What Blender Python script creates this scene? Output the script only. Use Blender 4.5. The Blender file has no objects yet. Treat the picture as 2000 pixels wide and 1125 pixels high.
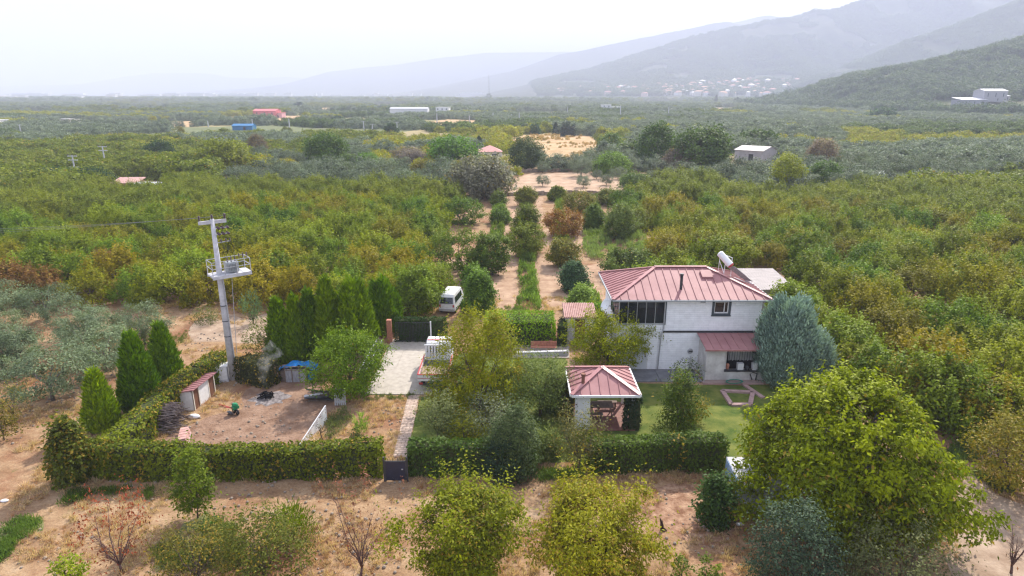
import bpy, bmesh, math, random
import numpy as np
from mathutils import Vector, Matrix

# ------------------------------------------------------------------ camera, sky, sun, exposure
SC = bpy.context.scene
COL = SC.collection
H = 19.0; PITCH = math.radians(16.78); FPX = 1250.0
cam_d = bpy.data.cameras.new('camera'); cam = bpy.data.objects.new('camera', cam_d); COL.objects.link(cam)
cam.location = (0, 0, H); cam.rotation_euler = (math.pi/2 - PITCH, 0, 0)
cam_d.sensor_width = 36; cam_d.lens = FPX*36/2000; cam_d.clip_end = 60000; cam_d.clip_start = 0.3
SC.camera = cam
SUN_EL = math.radians(43); SUN_AZ = math.radians(27)      # from +Y towards +X
W = bpy.data.worlds.new('World'); SC.world = W; W.use_nodes = True
nt = W.node_tree; nt.nodes.clear()
out = nt.nodes.new('ShaderNodeOutputWorld'); bg = nt.nodes.new('ShaderNodeBackground')
sky = nt.nodes.new('ShaderNodeTexSky'); sky.sky_type = 'NISHITA'; sky.sun_disc = False
sky.sun_elevation = SUN_EL; sky.sun_rotation = SUN_AZ; sky.air_density = 1.0; sky.dust_density = 3.0; sky.ozone_density = 1.5
bg.inputs['Strength'].default_value = 0.135
# thin high cloud veil: pale, brighter than the blue, broken by soft noise over the sky direction
tc = nt.nodes.new('ShaderNodeTexCoord'); mp = nt.nodes.new('ShaderNodeMapping'); mp.inputs['Scale'].default_value = (1, 1, 3.5)
nz = nt.nodes.new('ShaderNodeTexNoise'); nz.inputs['Scale'].default_value = 2.2; nz.inputs['Detail'].default_value = 6
rp = nt.nodes.new('ShaderNodeValToRGB'); rp.color_ramp.elements[0].position = 0.3; rp.color_ramp.elements[0].color = (.36,.36,.36,1)
rp.color_ramp.elements[1].position = 0.7; rp.color_ramp.elements[1].color = (.88,.88,.88,1)
mx = nt.nodes.new('ShaderNodeMixRGB'); mx.inputs['Color2'].default_value = (6.3, 6.45, 7.7, 1)
L = nt.links.new
L(tc.outputs['Generated'], mp.inputs['Vector']); L(mp.outputs['Vector'], nz.inputs['Vector']); L(nz.outputs['Fac'], rp.inputs['Fac'])
L(rp.outputs['Color'], mx.inputs['Fac']); L(sky.outputs['Color'], mx.inputs['Color1']); L(mx.outputs['Color'], bg.inputs['Color']); L(bg.outputs['Background'], out.inputs['Surface'])
sd = bpy.data.lights.new('sun', 'SUN'); sd.energy = 4.9; sd.angle = math.radians(1.2); sd.color = (1.0, 0.93, 0.84)
sun = bpy.data.objects.new('sun', sd); COL.objects.link(sun)
sdir = Vector((math.sin(SUN_AZ)*math.cos(SUN_EL), math.cos(SUN_AZ)*math.cos(SUN_EL), math.sin(SUN_EL)))
sun.rotation_euler = sdir.to_track_quat('Z', 'Y').to_euler(); sun.location = (0, 0, 300)
SC.view_settings.view_transform = 'Standard'; SC.view_settings.look = 'None'; SC.view_settings.gamma = 1; SC.view_settings.exposure = 0.8
SC.render.engine = 'CYCLES'
cy = SC.cycles; cy.max_bounces = 6; cy.diffuse_bounces = 3; cy.glossy_bounces = 2; cy.transmission_bounces = 4; cy.volume_bounces = 1
cy.transparent_max_bounces = 6; cy.use_denoising = True; cy.caustics_reflective = False; cy.caustics_refractive = False
cy.sample_clamp_indirect = 6; cy.filter_width = 1.3; cy.volume_step_rate = 2
HAZE_DENSITY = 0.00032

# ------------------------------------------------------------------ geometry helpers
cp, sp = math.cos(PITCH), math.sin(PITCH)
def ray(px, py):
    u = (px-1000)/FPX; v = (562.5-py)/FPX
    return u, cp+v*sp, -sp+v*cp
def G(px, py, z=0.0):                      # world point at height z seen at photo pixel
    x, y, dz = ray(px, py); t = (z-H)/dz
    return (x*t, y*t, z)
def at(px, py, Y):                         # world point at distance Y seen at photo pixel
    x, y, dz = ray(px, py); t = Y/y
    return (x*t, Y, H+dz*t)
def depth(Y, z=0): return Y*cp+(H-z)*sp
def topz(py, Y): return at(1000, py, Y)[2]

def hashn(ix, iy, s=0):
    n = (ix.astype(np.int64)*374761393 + iy.astype(np.int64)*668265263 + s*974711) & 0x7fffffff
    n = ((n ^ (n >> 13))*1274126177) & 0x7fffffff
    return ((n ^ (n >> 16)) & 0xffff)/65535.0
def vnoise(x, y, s=0):
    x = np.asarray(x, float); y = np.asarray(y, float)
    ix = np.floor(x); iy = np.floor(y); fx = x-ix; fy = y-iy
    fx = fx*fx*(3-2*fx); fy = fy*fy*(3-2*fy)
    a = hashn(ix, iy, s); b = hashn(ix+1, iy, s); c = hashn(ix, iy+1, s); d = hashn(ix+1, iy+1, s)
    return (a*(1-fx)+b*fx)*(1-fy)+(c*(1-fx)+d*fx)*fy
def fbm(x, y, s=0, o=4):
    r = 0; a = .5
    for k in range(o):
        r = r+a*vnoise(np.asarray(x)*2**k, np.asarray(y)*2**k, s+k*7); a *= .5
    return r

def inpoly(P, x, y):
    x = np.asarray(x, float); y = np.asarray(y, float); r = np.zeros(x.shape, bool); n = len(P)
    for i in range(n):
        x1, y1 = P[i][:2]; x2, y2 = P[(i+1) % n][:2]
        c = ((y1 > y) != (y2 > y)) & (x < (x2-x1)*(y-y1)/((y2-y1) or 1e-9)+x1)
        r ^= c
    return r
def gp(*pts): return [G(a, b) for a, b in pts]

class MB:
    def __init__(s): s.v = []; s.f = []
    def box(s, x0, x1, y0, y1, z0, z1, M=None):
        b = len(s.v); c = [(x0,y0,z0),(x1,y0,z0),(x1,y1,z0),(x0,y1,z0),(x0,y0,z1),(x1,y0,z1),(x1,y1,z1),(x0,y1,z1)]
        if M is not None: c = [tuple(M @ Vector(p)) for p in c]
        s.v += c; s.f += [(b,b+3,b+2,b+1),(b+4,b+5,b+6,b+7),(b,b+1,b+5,b+4),(b+1,b+2,b+6,b+5),(b+2,b+3,b+7,b+6),(b+3,b,b+4,b+7)]
        return s
    def bar(s, p, q, w=.05, h=None, up=(0,0,1)):          # a rectangular bar from p to q
        p = Vector(p); q = Vector(q); d = (q-p)
        if d.length < 1e-6: return s
        h = h or w; dn = d.normalized(); u = Vector(up)
        if abs(dn.dot(u)) > .98: u = Vector((1,0,0))
        a = dn.cross(u).normalized(); c = a.cross(dn)
        b = len(s.v)
        for o in (p, q):
            for (i, j) in ((-1,-1),(1,-1),(1,1),(-1,1)): s.v.append(tuple(o+a*(i*w/2)+c*(j*h/2)))
        s.f += [(b,b+1,b+2,b+3),(b+7,b+6,b+5,b+4)]+[(b+k, b+4+k, b+4+(k+1)%4, b+(k+1)%4) for k in range(4)]
        return s
    def tube(s, pts, rad, n=8, cap=True):
        pts = [Vector(p) for p in pts]; rad = rad if isinstance(rad, (list, tuple)) else [rad]*len(pts)
        b0 = len(s.v)
        for i, p in enumerate(pts):
            d = (pts[min(i+1, len(pts)-1)]-pts[max(i-1, 0)]).normalized()
            u = Vector((0,0,1)) if abs(d.z) < .9 else Vector((1,0,0))
            a = d.cross(u).normalized(); c = a.cross(d)
            for k in range(n):
                t = 2*math.pi*k/n; s.v.append(tuple(p+(a*math.cos(t)+c*math.sin(t))*rad[i]))
        for i in range(len(pts)-1):
            for k in range(n):
                a = b0+i*n+k; b = b0+i*n+(k+1) % n; s.f.append((a, b, b+n, a+n))
        if cap:
            s.f.append(tuple(b0+k for k in range(n))[::-1]); e = b0+(len(pts)-1)*n; s.f.append(tuple(e+k for k in range(n)))
        return s
    def poly(s, pts):
        b = len(s.v); s.v += [tuple(p) for p in pts]; s.f.append(tuple(range(b, b+len(pts)))); return s
    def prism(s, pts, z0, z1):                            # extruded ground polygon
        n = len(pts); b = len(s.v)
        s.v += [(p[0], p[1], z0) for p in pts]+[(p[0], p[1], z1) for p in pts]
        s.f += [tuple(range(b, b+n))[::-1], tuple(range(b+n, b+2*n))]+[(b+i, b+(i+1) % n, b+n+(i+1) % n, b+n+i) for i in range(n)]
        return s
    def slab(s, pts, t):                                  # a sloping sheet with thickness t downward
        n = len(pts); b = len(s.v)
        s.v += [(p[0], p[1], p[2]-t) for p in pts]+[tuple(p) for p in pts]
        s.f += [tuple(range(b, b+n))[::-1], tuple(range(b+n, b+2*n))]+[(b+i, b+(i+1) % n, b+n+(i+1) % n, b+n+i) for i in range(n)]
        return s
    def lathe(s, c, prof, n=20, M=None):
        b = len(s.v)
        for r, z in prof:
            for k in range(n):
                t = 2*math.pi*k/n; p = Vector((r*math.cos(t), r*math.sin(t), z))
                if M is not None: p = M @ p
                s.v.append((c[0]+p.x, c[1]+p.y, c[2]+p.z))
        for i in range(len(prof)-1):
            for k in range(n):
                a = b+i*n+k; e = b+i*n+(k+1) % n; s.f.append((a, e, e+n, a+n))
        return s
    def build(s, name, m, parent=None, smooth=False, bevel=0, off=None):
        me = bpy.data.meshes.new(name); v = s.v
        if off is not None: v = [(p[0]-off[0], p[1]-off[1], p[2]-off[2]) for p in v]
        me.from_pydata(v, [], s.f); me.materials.append(m); me.update()
        if smooth: me.shade_smooth()
        o = bpy.data.objects.new(name, me); COL.objects.link(o)
        if parent is not None: o.parent = parent
        if bevel:
            b = o.modifiers.new('bevel', 'BEVEL'); b.width = bevel; b.segments = 2; b.limit_method = 'ANGLE'
        return o

def tag(o, label=None, cat=None, group=None, kind=None):
    if label: o['label'] = label
    if cat: o['category'] = cat
    if group: o['group'] = group
    if kind: o['kind'] = kind
    return o
def empty(name, loc=(0,0,0), rz=0, label=None, cat=None, group=None, kind=None):
    o = bpy.data.objects.new(name, None); COL.objects.link(o); o.location = loc; o.rotation_euler = (0,0,rz); o.empty_display_size = .2
    return tag(o, label, cat, group, kind)
KIDS = {}
def copy_tree(o, parent=None):
    c = o.copy(); COL.objects.link(c); c.parent = parent
    for ch in KIDS.get(o.name, []): copy_tree(ch, c)
    return c

# ------------------------------------------------------------------ materials
def mat(name, col, rough=.7, var=.15, scale=3.0, col2=None, bump=0.0, bscale=None, spec=.3, metal=0.0, detail=6, stretch=None, lo=.35, hi=.65):
    m = bpy.data.materials.new(name); m.use_nodes = True; n = m.node_tree; N = n.nodes; l = n.links.new
    b = N['Principled BSDF']; b.inputs['Roughness'].default_value = rough; b.inputs['Specular IOR Level'].default_value = spec if rough < .9 else .06; b.inputs['Metallic'].default_value = metal
    t = N.new('ShaderNodeTexCoord'); z = N.new('ShaderNodeTexNoise'); z.inputs['Scale'].default_value = scale; z.inputs['Detail'].default_value = detail; z.inputs['Roughness'].default_value = .62
    v = t.outputs['Object']
    if stretch:
        mpn = N.new('ShaderNodeMapping'); mpn.inputs['Scale'].default_value = stretch; l(v, mpn.inputs['Vector']); v = mpn.outputs['Vector']
    l(v, z.inputs['Vector'])
    r = N.new('ShaderNodeValToRGB'); r.color_ramp.elements[0].position = lo; r.color_ramp.elements[1].position = hi
    c2 = col2 or tuple(min(1, c*(1+var)) for c in col); c1 = col if col2 else tuple(c*(1-var) for c in col)
    r.color_ramp.elements[0].color = (*c1, 1); r.color_ramp.elements[1].color = (*c2, 1)
    l(z.outputs['Fac'], r.inputs['Fac']); l(r.outputs['Color'], b.inputs['Base Color'])
    if bump:
        z2 = N.new('ShaderNodeTexNoise'); z2.inputs['Scale'].default_value = bscale or scale*4; z2.inputs['Detail'].default_value = 5; l(v, z2.inputs['Vector'])
        bp = N.new('ShaderNodeBump'); bp.inputs['Strength'].default_value = 1; bp.inputs['Distance'].default_value = bump; l(z2.outputs['Fac'], bp.inputs['Height']); l(bp.outputs['Normal'], b.inputs['Normal'])
    return m

def leafmat(name, rough=.5, trans=.32, autumn=(.36,.25,.03), vary=.42):
    """leaf colour = object colour, varied per leaf and per tree; object colour alpha = share of autumn leaves"""
    m = bpy.data.materials.new(name); m.use_nodes = True; n = m.node_tree; N = n.nodes; l = n.links.new; N.clear()
    o = N.new('ShaderNodeOutputMaterial'); oi = N.new('ShaderNodeObjectInfo'); a = N.new('ShaderNodeAttribute'); a.attribute_name = 'lv'
    a2 = N.new('ShaderNodeAttribute'); a2.attribute_name = 'cv'
    hs = N.new('ShaderNodeHueSaturation'); hs.inputs['Saturation'].default_value = 1.12
    def math_(op, x, y):
        k = N.new('ShaderNodeMath'); k.operation = op
        for i, s in enumerate((x, y)):
            if isinstance(s, (int, float)): k.inputs[i].default_value = s
            else: l(s, k.inputs[i])
        return k.outputs[0]
    # value: leaf variation, clump variation, tree variation
    v = math_('ADD', math_('MULTIPLY', a.outputs['Fac'], vary*1.3), math_('MULTIPLY', a2.outputs['Fac'], vary*1.7))
    v = math_('ADD', v, math_('MULTIPLY', oi.outputs['Random'], .34)); v = math_('ADD', v, 1-vary*1.45-.17)
    h = math_('ADD', math_('MULTIPLY', a2.outputs['Fac'], -.02), .512); h = math_('ADD', h, math_('MULTIPLY', oi.outputs['Random'], -.022)); h = math_('ADD', h, .009)
    l(oi.outputs['Color'], hs.inputs['Color']); l(v, hs.inputs['Value']); l(h, hs.inputs['Hue'])
    mixa = N.new('ShaderNodeMixRGB'); mixa.inputs['Color2'].default_value = (*autumn, 1)
    th = math_('ADD', math_('MULTIPLY', a.outputs['Fac'], .55), math_('MULTIPLY', a2.outputs['Fac'], .45))
    f = math_('LESS_THAN', th, math_('ADD', math_('MULTIPLY', oi.outputs['Alpha'], .75), .0)); f = math_('MULTIPLY', f, .8)
    l(f, mixa.inputs['Fac']); l(hs.outputs['Color'], mixa.inputs['Color1'])
    p = N.new('ShaderNodeBsdfPrincipled'); p.inputs['Roughness'].default_value = rough; p.inputs['Specular IOR Level'].default_value = .14
    tr = N.new('ShaderNodeBsdfTranslucent'); g = N.new('ShaderNodeMixRGB'); g.blend_type = 'MULTIPLY'; g.inputs['Fac'].default_value = 1; g.inputs['Color2'].default_value = (1.35,1.45,.75,1)
    l(mixa.outputs['Color'], p.inputs['Base Color']); l(mixa.outputs['Color'], g.inputs['Color1']); l(g.outputs['Color'], tr.inputs['Color'])
    ms = N.new('ShaderNodeMixShader'); ms.inputs[0].default_value = trans
    l(p.outputs[0], ms.inputs[1]); l(tr.outputs[0], ms.inputs[2]); l(ms.outputs[0], o.inputs['Surface'])
    return m

LEAF = leafmat('leaf', rough=.6, trans=.3); LEAF_R = leafmat('leaf_red', autumn=(.30,.045,.02)); NEEDLE = leafmat('needle', rough=.6, trans=.15, vary=.4)
OLIVE = leafmat('olive_leaf', rough=.6, trans=.2, autumn=(.2,.2,.15), vary=.4); GRASS_L = leafmat('blade', trans=.35, autumn=(.38,.26,.1))
BARK = mat('bark', (.11,.085,.065), .9, .35, 6, bump=.02); BARK_G = mat('grey_bark', (.17,.15,.135), .9, .3, 6, bump=.02)
# ------------------------------------------------------------------ foliage
def quads(name, P, D, N_, Lh, Wd, lv, cv, m, parent=None, bend=0.0):
    """rhombic leaves: P base point, D direction, N_ normal, Lh length, Wd width"""
    n = len(P); D = D/np.linalg.norm(D, axis=1)[:, None]; S = np.cross(D, N_); S /= (np.linalg.norm(S, axis=1)[:, None]+1e-9)
    Lh = np.asarray(Lh).reshape(-1, 1); Wd = np.asarray(Wd).reshape(-1, 1)
    V = np.empty((n, 4, 3)); mid = P+D*Lh*.45
    V[:, 0] = P; V[:, 1] = mid+S*Wd*.5; V[:, 2] = P+D*Lh-np.array([0, 0, 1])*Lh*bend; V[:, 3] = mid-S*Wd*.5
    me = bpy.data.meshes.new(name); me.vertices.add(4*n); me.vertices.foreach_set('co', V.reshape(-1).astype(np.float32))
    me.loops.add(4*n); me.loops.foreach_set('vertex_index', np.arange(4*n, dtype=np.int32))
    me.polygons.add(n); me.polygons.foreach_set('loop_start', np.arange(0, 4*n, 4, dtype=np.int32))
    me.update(calc_edges=True)
    for nm, a in (('lv', lv), ('cv', cv)):
        at_ = me.attributes.new(nm, 'FLOAT', 'FACE'); at_.data.foreach_set('value', np.asarray(a, np.float32))
    me.materials.append(m)
    o = bpy.data.objects.new(name, me); COL.objects.link(o)
    if parent is not None: o.parent = parent
    return o

def shape_r(kind, t):
    if kind == 'round': return np.sqrt(np.clip(1-(1.85*t-.9)**2, 0.02, 1))
    if kind == 'dome': return np.sqrt(np.clip(1-(1.25*t-.28)**2, 0.02, 1))
    if kind == 'cone': return np.clip(np.minimum(1.0, .72+t*2.2)*(1-t)**.72, .03, 1)
    if kind == 'column': return np.clip(np.minimum(1, .6+t*2.0)*np.sqrt(np.clip(1-t**2.6, 0.0, 1)), .06, 1)
    if kind == 'vase': return np.clip(.35+.9*t, 0, 1)*np.sqrt(np.clip(1-t**5, .02, 1))
    if kind == 'egg': return np.sqrt(np.clip(1-(1.5*t-.5)**2, 0.02, 1))*np.where(t > .4, 1-.35*(t-.4), 1)

def crown_points(rg, R, Ht, hb, kind, nc, lump=.2, inner=.45, ex=1.0, ey=1.0):
    t = rg.random(nc*3); r = shape_r(kind, t)
    keep = rg.random(nc*3) < (.25+.75*r); t = t[keep][:nc]; r = r[keep][:nc]; n = len(t)
    a = rg.random(n)*2*np.pi
    ph = rg.random(6)*6.28
    lm = 1+lump*(np.sin(2*a+ph[0]+3*t)+.8*np.sin(3*a+ph[1]-5*t)+.7*np.sin(5*a+ph[2]+7*t))/1.6
    u = (inner+(1-inner)*np.sqrt(rg.random(n)))*(.9+.24*rg.random(n))
    top = rg.random(n) < .25
    rr = r*R*lm*u; zz = hb+(Ht-hb)*t
    C = np.stack([np.cos(a)*rr*ex, np.sin(a)*rr*ey, zz*(1+.06*np.sin(3*a+ph[3]))], 1)
    return C, a, t

def make_crown(name, m, seed, R, Ht, hb, kind='round', nc=160, nl=24, leaf=.16, clump=.35, lump=.2, inner=.45, up=.5, droop=.0, shoots=0, shoot_len=.9, lw=.5, parent=None, ex=1, ey=1, flat=.7, needle=False):
    rg = np.random.default_rng(seed); C, a, t = crown_points(rg, R, Ht, hb, kind, nc, lump, inner, ex, ey); n = len(C)
    cvc = rg.random(n)
    if needle:      # upright sprays hugging the surface, in vertical flutes
        k = nl; P = np.repeat(C, k, 0)+rg.normal(0, 1, (n*k, 3))*clump*np.array([1, 1, 1.6]); cv = np.repeat(cvc, k)
        ctr = np.array([0, 0, 0]); O = P-ctr; O[:, 2] = 0; O /= np.linalg.norm(O, axis=1)[:, None]+1e-6
        D = np.array([0, 0, 1.0])*up+O*.45+rg.normal(0, .28, P.shape); Nn = O+rg.normal(0, .5, P.shape)
        sz = leaf*(.6+.8*rg.random(len(P)))
        return quads(name, P, D, Nn, sz, sz*lw, rg.random(len(P)), cv, m, parent)
    sz_c = .6+.8*rg.random(n)
    P = np.repeat(C, nl, 0)+rg.normal(0, 1, (n*nl, 3))*clump*np.repeat(sz_c, nl)[:, None]*np.array([1, 1, flat]); cv = np.repeat(cvc, nl)
    if shoots:
        # shoots rise from the outer, upper clumps
        idx = np.argsort(-(t+.4*rg.random(n)))[:max(1, shoots)]; ns = 16
        B = C[idx]; sl = shoot_len*(.5+.8*rg.random(len(idx))); tt = np.tile(np.linspace(.0, 1, ns), len(idx))
        dirx = np.stack([np.cos(a[idx])*.28, np.sin(a[idx])*.28, np.ones(len(idx))], 1)+rg.normal(0, .12, (len(idx), 3))
        S = np.repeat(B, ns, 0)+np.repeat(dirx*sl[:, None], ns, 0)*tt[:, None]+rg.normal(0, .07, (len(idx)*ns, 3))
        P = np.concatenate([P, S]); cv = np.concatenate([cv, np.repeat(.55+.45*rg.random(len(idx)), ns)])
    ctr = np.array([0, 0, hb+(Ht-hb)*.35]); O = P-ctr; O /= np.linalg.norm(O, axis=1)[:, None]+1e-6
    Nn = O*.7+np.array([0, 0, up])+rg.normal(0, .55, P.shape); D = np.cross(Nn, rg.normal(0, 1, P.shape)); D /= np.linalg.norm(D, axis=1)[:, None]+1e-6
    D += O*.35; D[:, 2] -= droop
    sz = leaf*(.6+.8*rg.random(len(P)))
    P[:, 2] = np.maximum(P[:, 2], .08)
    return quads(name, P, D, Nn, sz, sz*lw, rg.random(len(P)), cv, m, parent, bend=.15)

def make_trunk(name, m, seed, R, Ht, hb, kind, nlimb=6, r0=.12, parent=None, twigs=40, lean=.0, multi=False):
    rg = random.Random(seed); b = MB(); hb = max(hb, .15)
    fork = Vector((rg.uniform(-.1, .1)+lean, rg.uniform(-.1, .1), hb*(.8 if not multi else .12)+.1))
    if not multi: b.tube([(0, 0, -.12), (fork.x*.4, fork.y*.4, fork.z*.5), fork], [r0*1.25, r0, r0*.9], 8)
    ends = []
    for k in range(nlimb):
        a = 2*math.pi*(k+rg.uniform(-.3, .3))/nlimb; t = rg.uniform(.45, .9); rr = float(shape_r(kind, np.array([t]))[0])*R*rg.uniform(.35, .75)
        e = Vector((math.cos(a)*rr, math.sin(a)*rr, hb+(Ht-hb)*t*.92)); s = fork if not multi else Vector((math.cos(a)*.1, math.sin(a)*.1, -.1))
        mid = s.lerp(e, .5)+Vector((rg.uniform(-.1, .1)*R, rg.uniform(-.1, .1)*R, -.03*Ht))
        b.tube([s, s.lerp(mid, .5)+Vector((rg.uniform(-.05, .05), rg.uniform(-.05, .05), 0))*R, mid, e], [r0*.62, r0*.5, r0*.36, r0*.1], 6); ends.append((s, mid, e))
    for k in range(twigs):
        s, mid, e = rg.choice(ends); q = rg.random(); o = s.lerp(mid, .3+.7*q) if rg.random() < .5 else mid.lerp(e, q)
        d = Vector((o.x, o.y, 0)); d = (d.normalized() if d.length > .01 else Vector((1, 0, 0)))*rg.uniform(.2, .9)+Vector((rg.uniform(-.7, .7), rg.uniform(-.7, .7), rg.uniform(.1, .9)))
        ln = R*rg.uniform(.2, .42)
        b.tube([o, o+d*ln*.5+Vector((0, 0, .04)), o+d*ln], [r0*.16, r0*.1, r0*.035], 3, cap=False)
    return b.build(name, m, parent, smooth=True)

def tree(name, px, py, wpx, ptop, col, label, cat='tree', group=None, kind='round', seed=0, leaf=.15, nc=150, nl=22, clump=None, hb=.28, lump=.2, inner=.4, up=.5, droop=0, shoots=0, shoot_len=.8, lw=.5, m=None, bark=None, r0=None, nlimb=6, twigs=50, multi=False, needle=False, flat=.7, loc=None, Ht=None, R=None, ey=1, parts=True):
    g = loc or G(px, py); Y = g[1]
    Ht = Ht or max(.5, topz(ptop, Y)); R = R or wpx/2/FPX*depth(Y, Ht*.5); Ht = Ht*(.93 if shoots else 1)
    root = empty(name, g, 0, label, cat, group); m = m or LEAF; clump = clump or R*.14
    c = make_crown('crown', m, seed, R, Ht*.97, Ht*hb, kind, nc, nl, leaf, clump, lump, inner, up, droop, shoots, shoot_len, lw, root, flat=flat, needle=needle, ey=ey); c.color = col
    KIDS[root.name] = [c]
    if parts:
        t = make_trunk('trunk', bark or BARK, seed+5, R, Ht, Ht*hb, kind, nlimb, r0 or max(.035, R*.05), root, twigs, multi=multi); KIDS[root.name].append(t)
    return root

def instancer(name, P, S, Rz, I, srcs, label, cat, m=None, kind='stuff', tilt=None):
    n = len(P); me = bpy.data.meshes.new(name); me.vertices.add(n); me.vertices.foreach_set('co', np.asarray(P, np.float32).reshape(-1))
    for nm, ty, a in (('scl', 'FLOAT', S), ('rot', 'FLOAT', Rz), ('idx', 'INT', I)):
        q = me.attributes.new(nm, ty, 'POINT'); q.data.foreach_set('value', np.asarray(a, np.float32 if ty == 'FLOAT' else np.int32))
    if m: me.materials.append(m)
    o = bpy.data.objects.new(name, me); COL.objects.link(o); tag(o, label, cat, None, kind)
    g = bpy.data.node_groups.new(name+'_scatter', 'GeometryNodeTree'); g.interface.new_socket('Geometry', in_out='INPUT', socket_type='NodeSocketGeometry'); g.interface.new_socket('Geometry', in_out='OUTPUT', socket_type='NodeSocketGeometry')
    N = g.nodes; l = g.links.new; i = N.new('NodeGroupInput'); u = N.new('NodeGroupOutput'); ip = N.new('GeometryNodeInstanceOnPoints'); j = N.new('GeometryNodeJoinGeometry')
    for s in srcs:
        oi = N.new('GeometryNodeObjectInfo'); oi.inputs['Object'].default_value = s; oi.inputs['As Instance'].default_value = True; oi.transform_space = 'ORIGINAL'; l(oi.outputs['Geometry'], j.inputs[0])
    def na(nm, ty):
        q = N.new('GeometryNodeInputNamedAttribute'); q.data_type = ty; q.inputs['Name'].default_value = nm; return q.outputs['Attribute']
    cx = N.new('ShaderNodeCombineXYZ'); l(na('rot', 'FLOAT'), cx.inputs['Z'])
    ip.inputs['Pick Instance'].default_value = True
    l(i.outputs[0], ip.inputs['Points']); l(j.outputs[0], ip.inputs['Instance']); l(na('idx', 'INT'), ip.inputs['Instance Index']); l(cx.outputs[0], ip.inputs['Rotation']); l(na('scl', 'FLOAT'), ip.inputs['Scale'])
    l(ip.outputs[0], u.inputs[0])
    md = o.modifiers.new('scatter', 'NODES'); md.node_group = g
    return o

def ragged(pts, amp=.25, step=.5, seed=0, z=0.0):
    """polygon outline with an uneven edge"""
    r = []; rg = random.Random(seed); n = len(pts)
    for i in range(n):
        a = Vector(pts[i][:2]); b = Vector(pts[(i+1) % n][:2]); k = max(1, int((b-a).length/step)); nr = Vector((-(b-a).y, (b-a).x)); nr = nr.normalized() if nr.length else nr
        for j in range(k):
            p = a.lerp(b, j/k)+nr*rg.uniform(-amp, amp)*(0.6 if j else .3); r.append((p.x, p.y, z))
    return r
def sheet(name, pts, m, label=None, kind='structure', z=.004, amp=0, step=.6, seed=0, th=None, cat=None):
    P = ragged(pts, amp, step, seed) if amp else pts
    b = MB()
    if th: b.prism(P, 0.0, th)
    else: b.poly([(p[0], p[1], z) for p in P])
    return tag(b.build(name, m), label, cat, None, kind)

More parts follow.
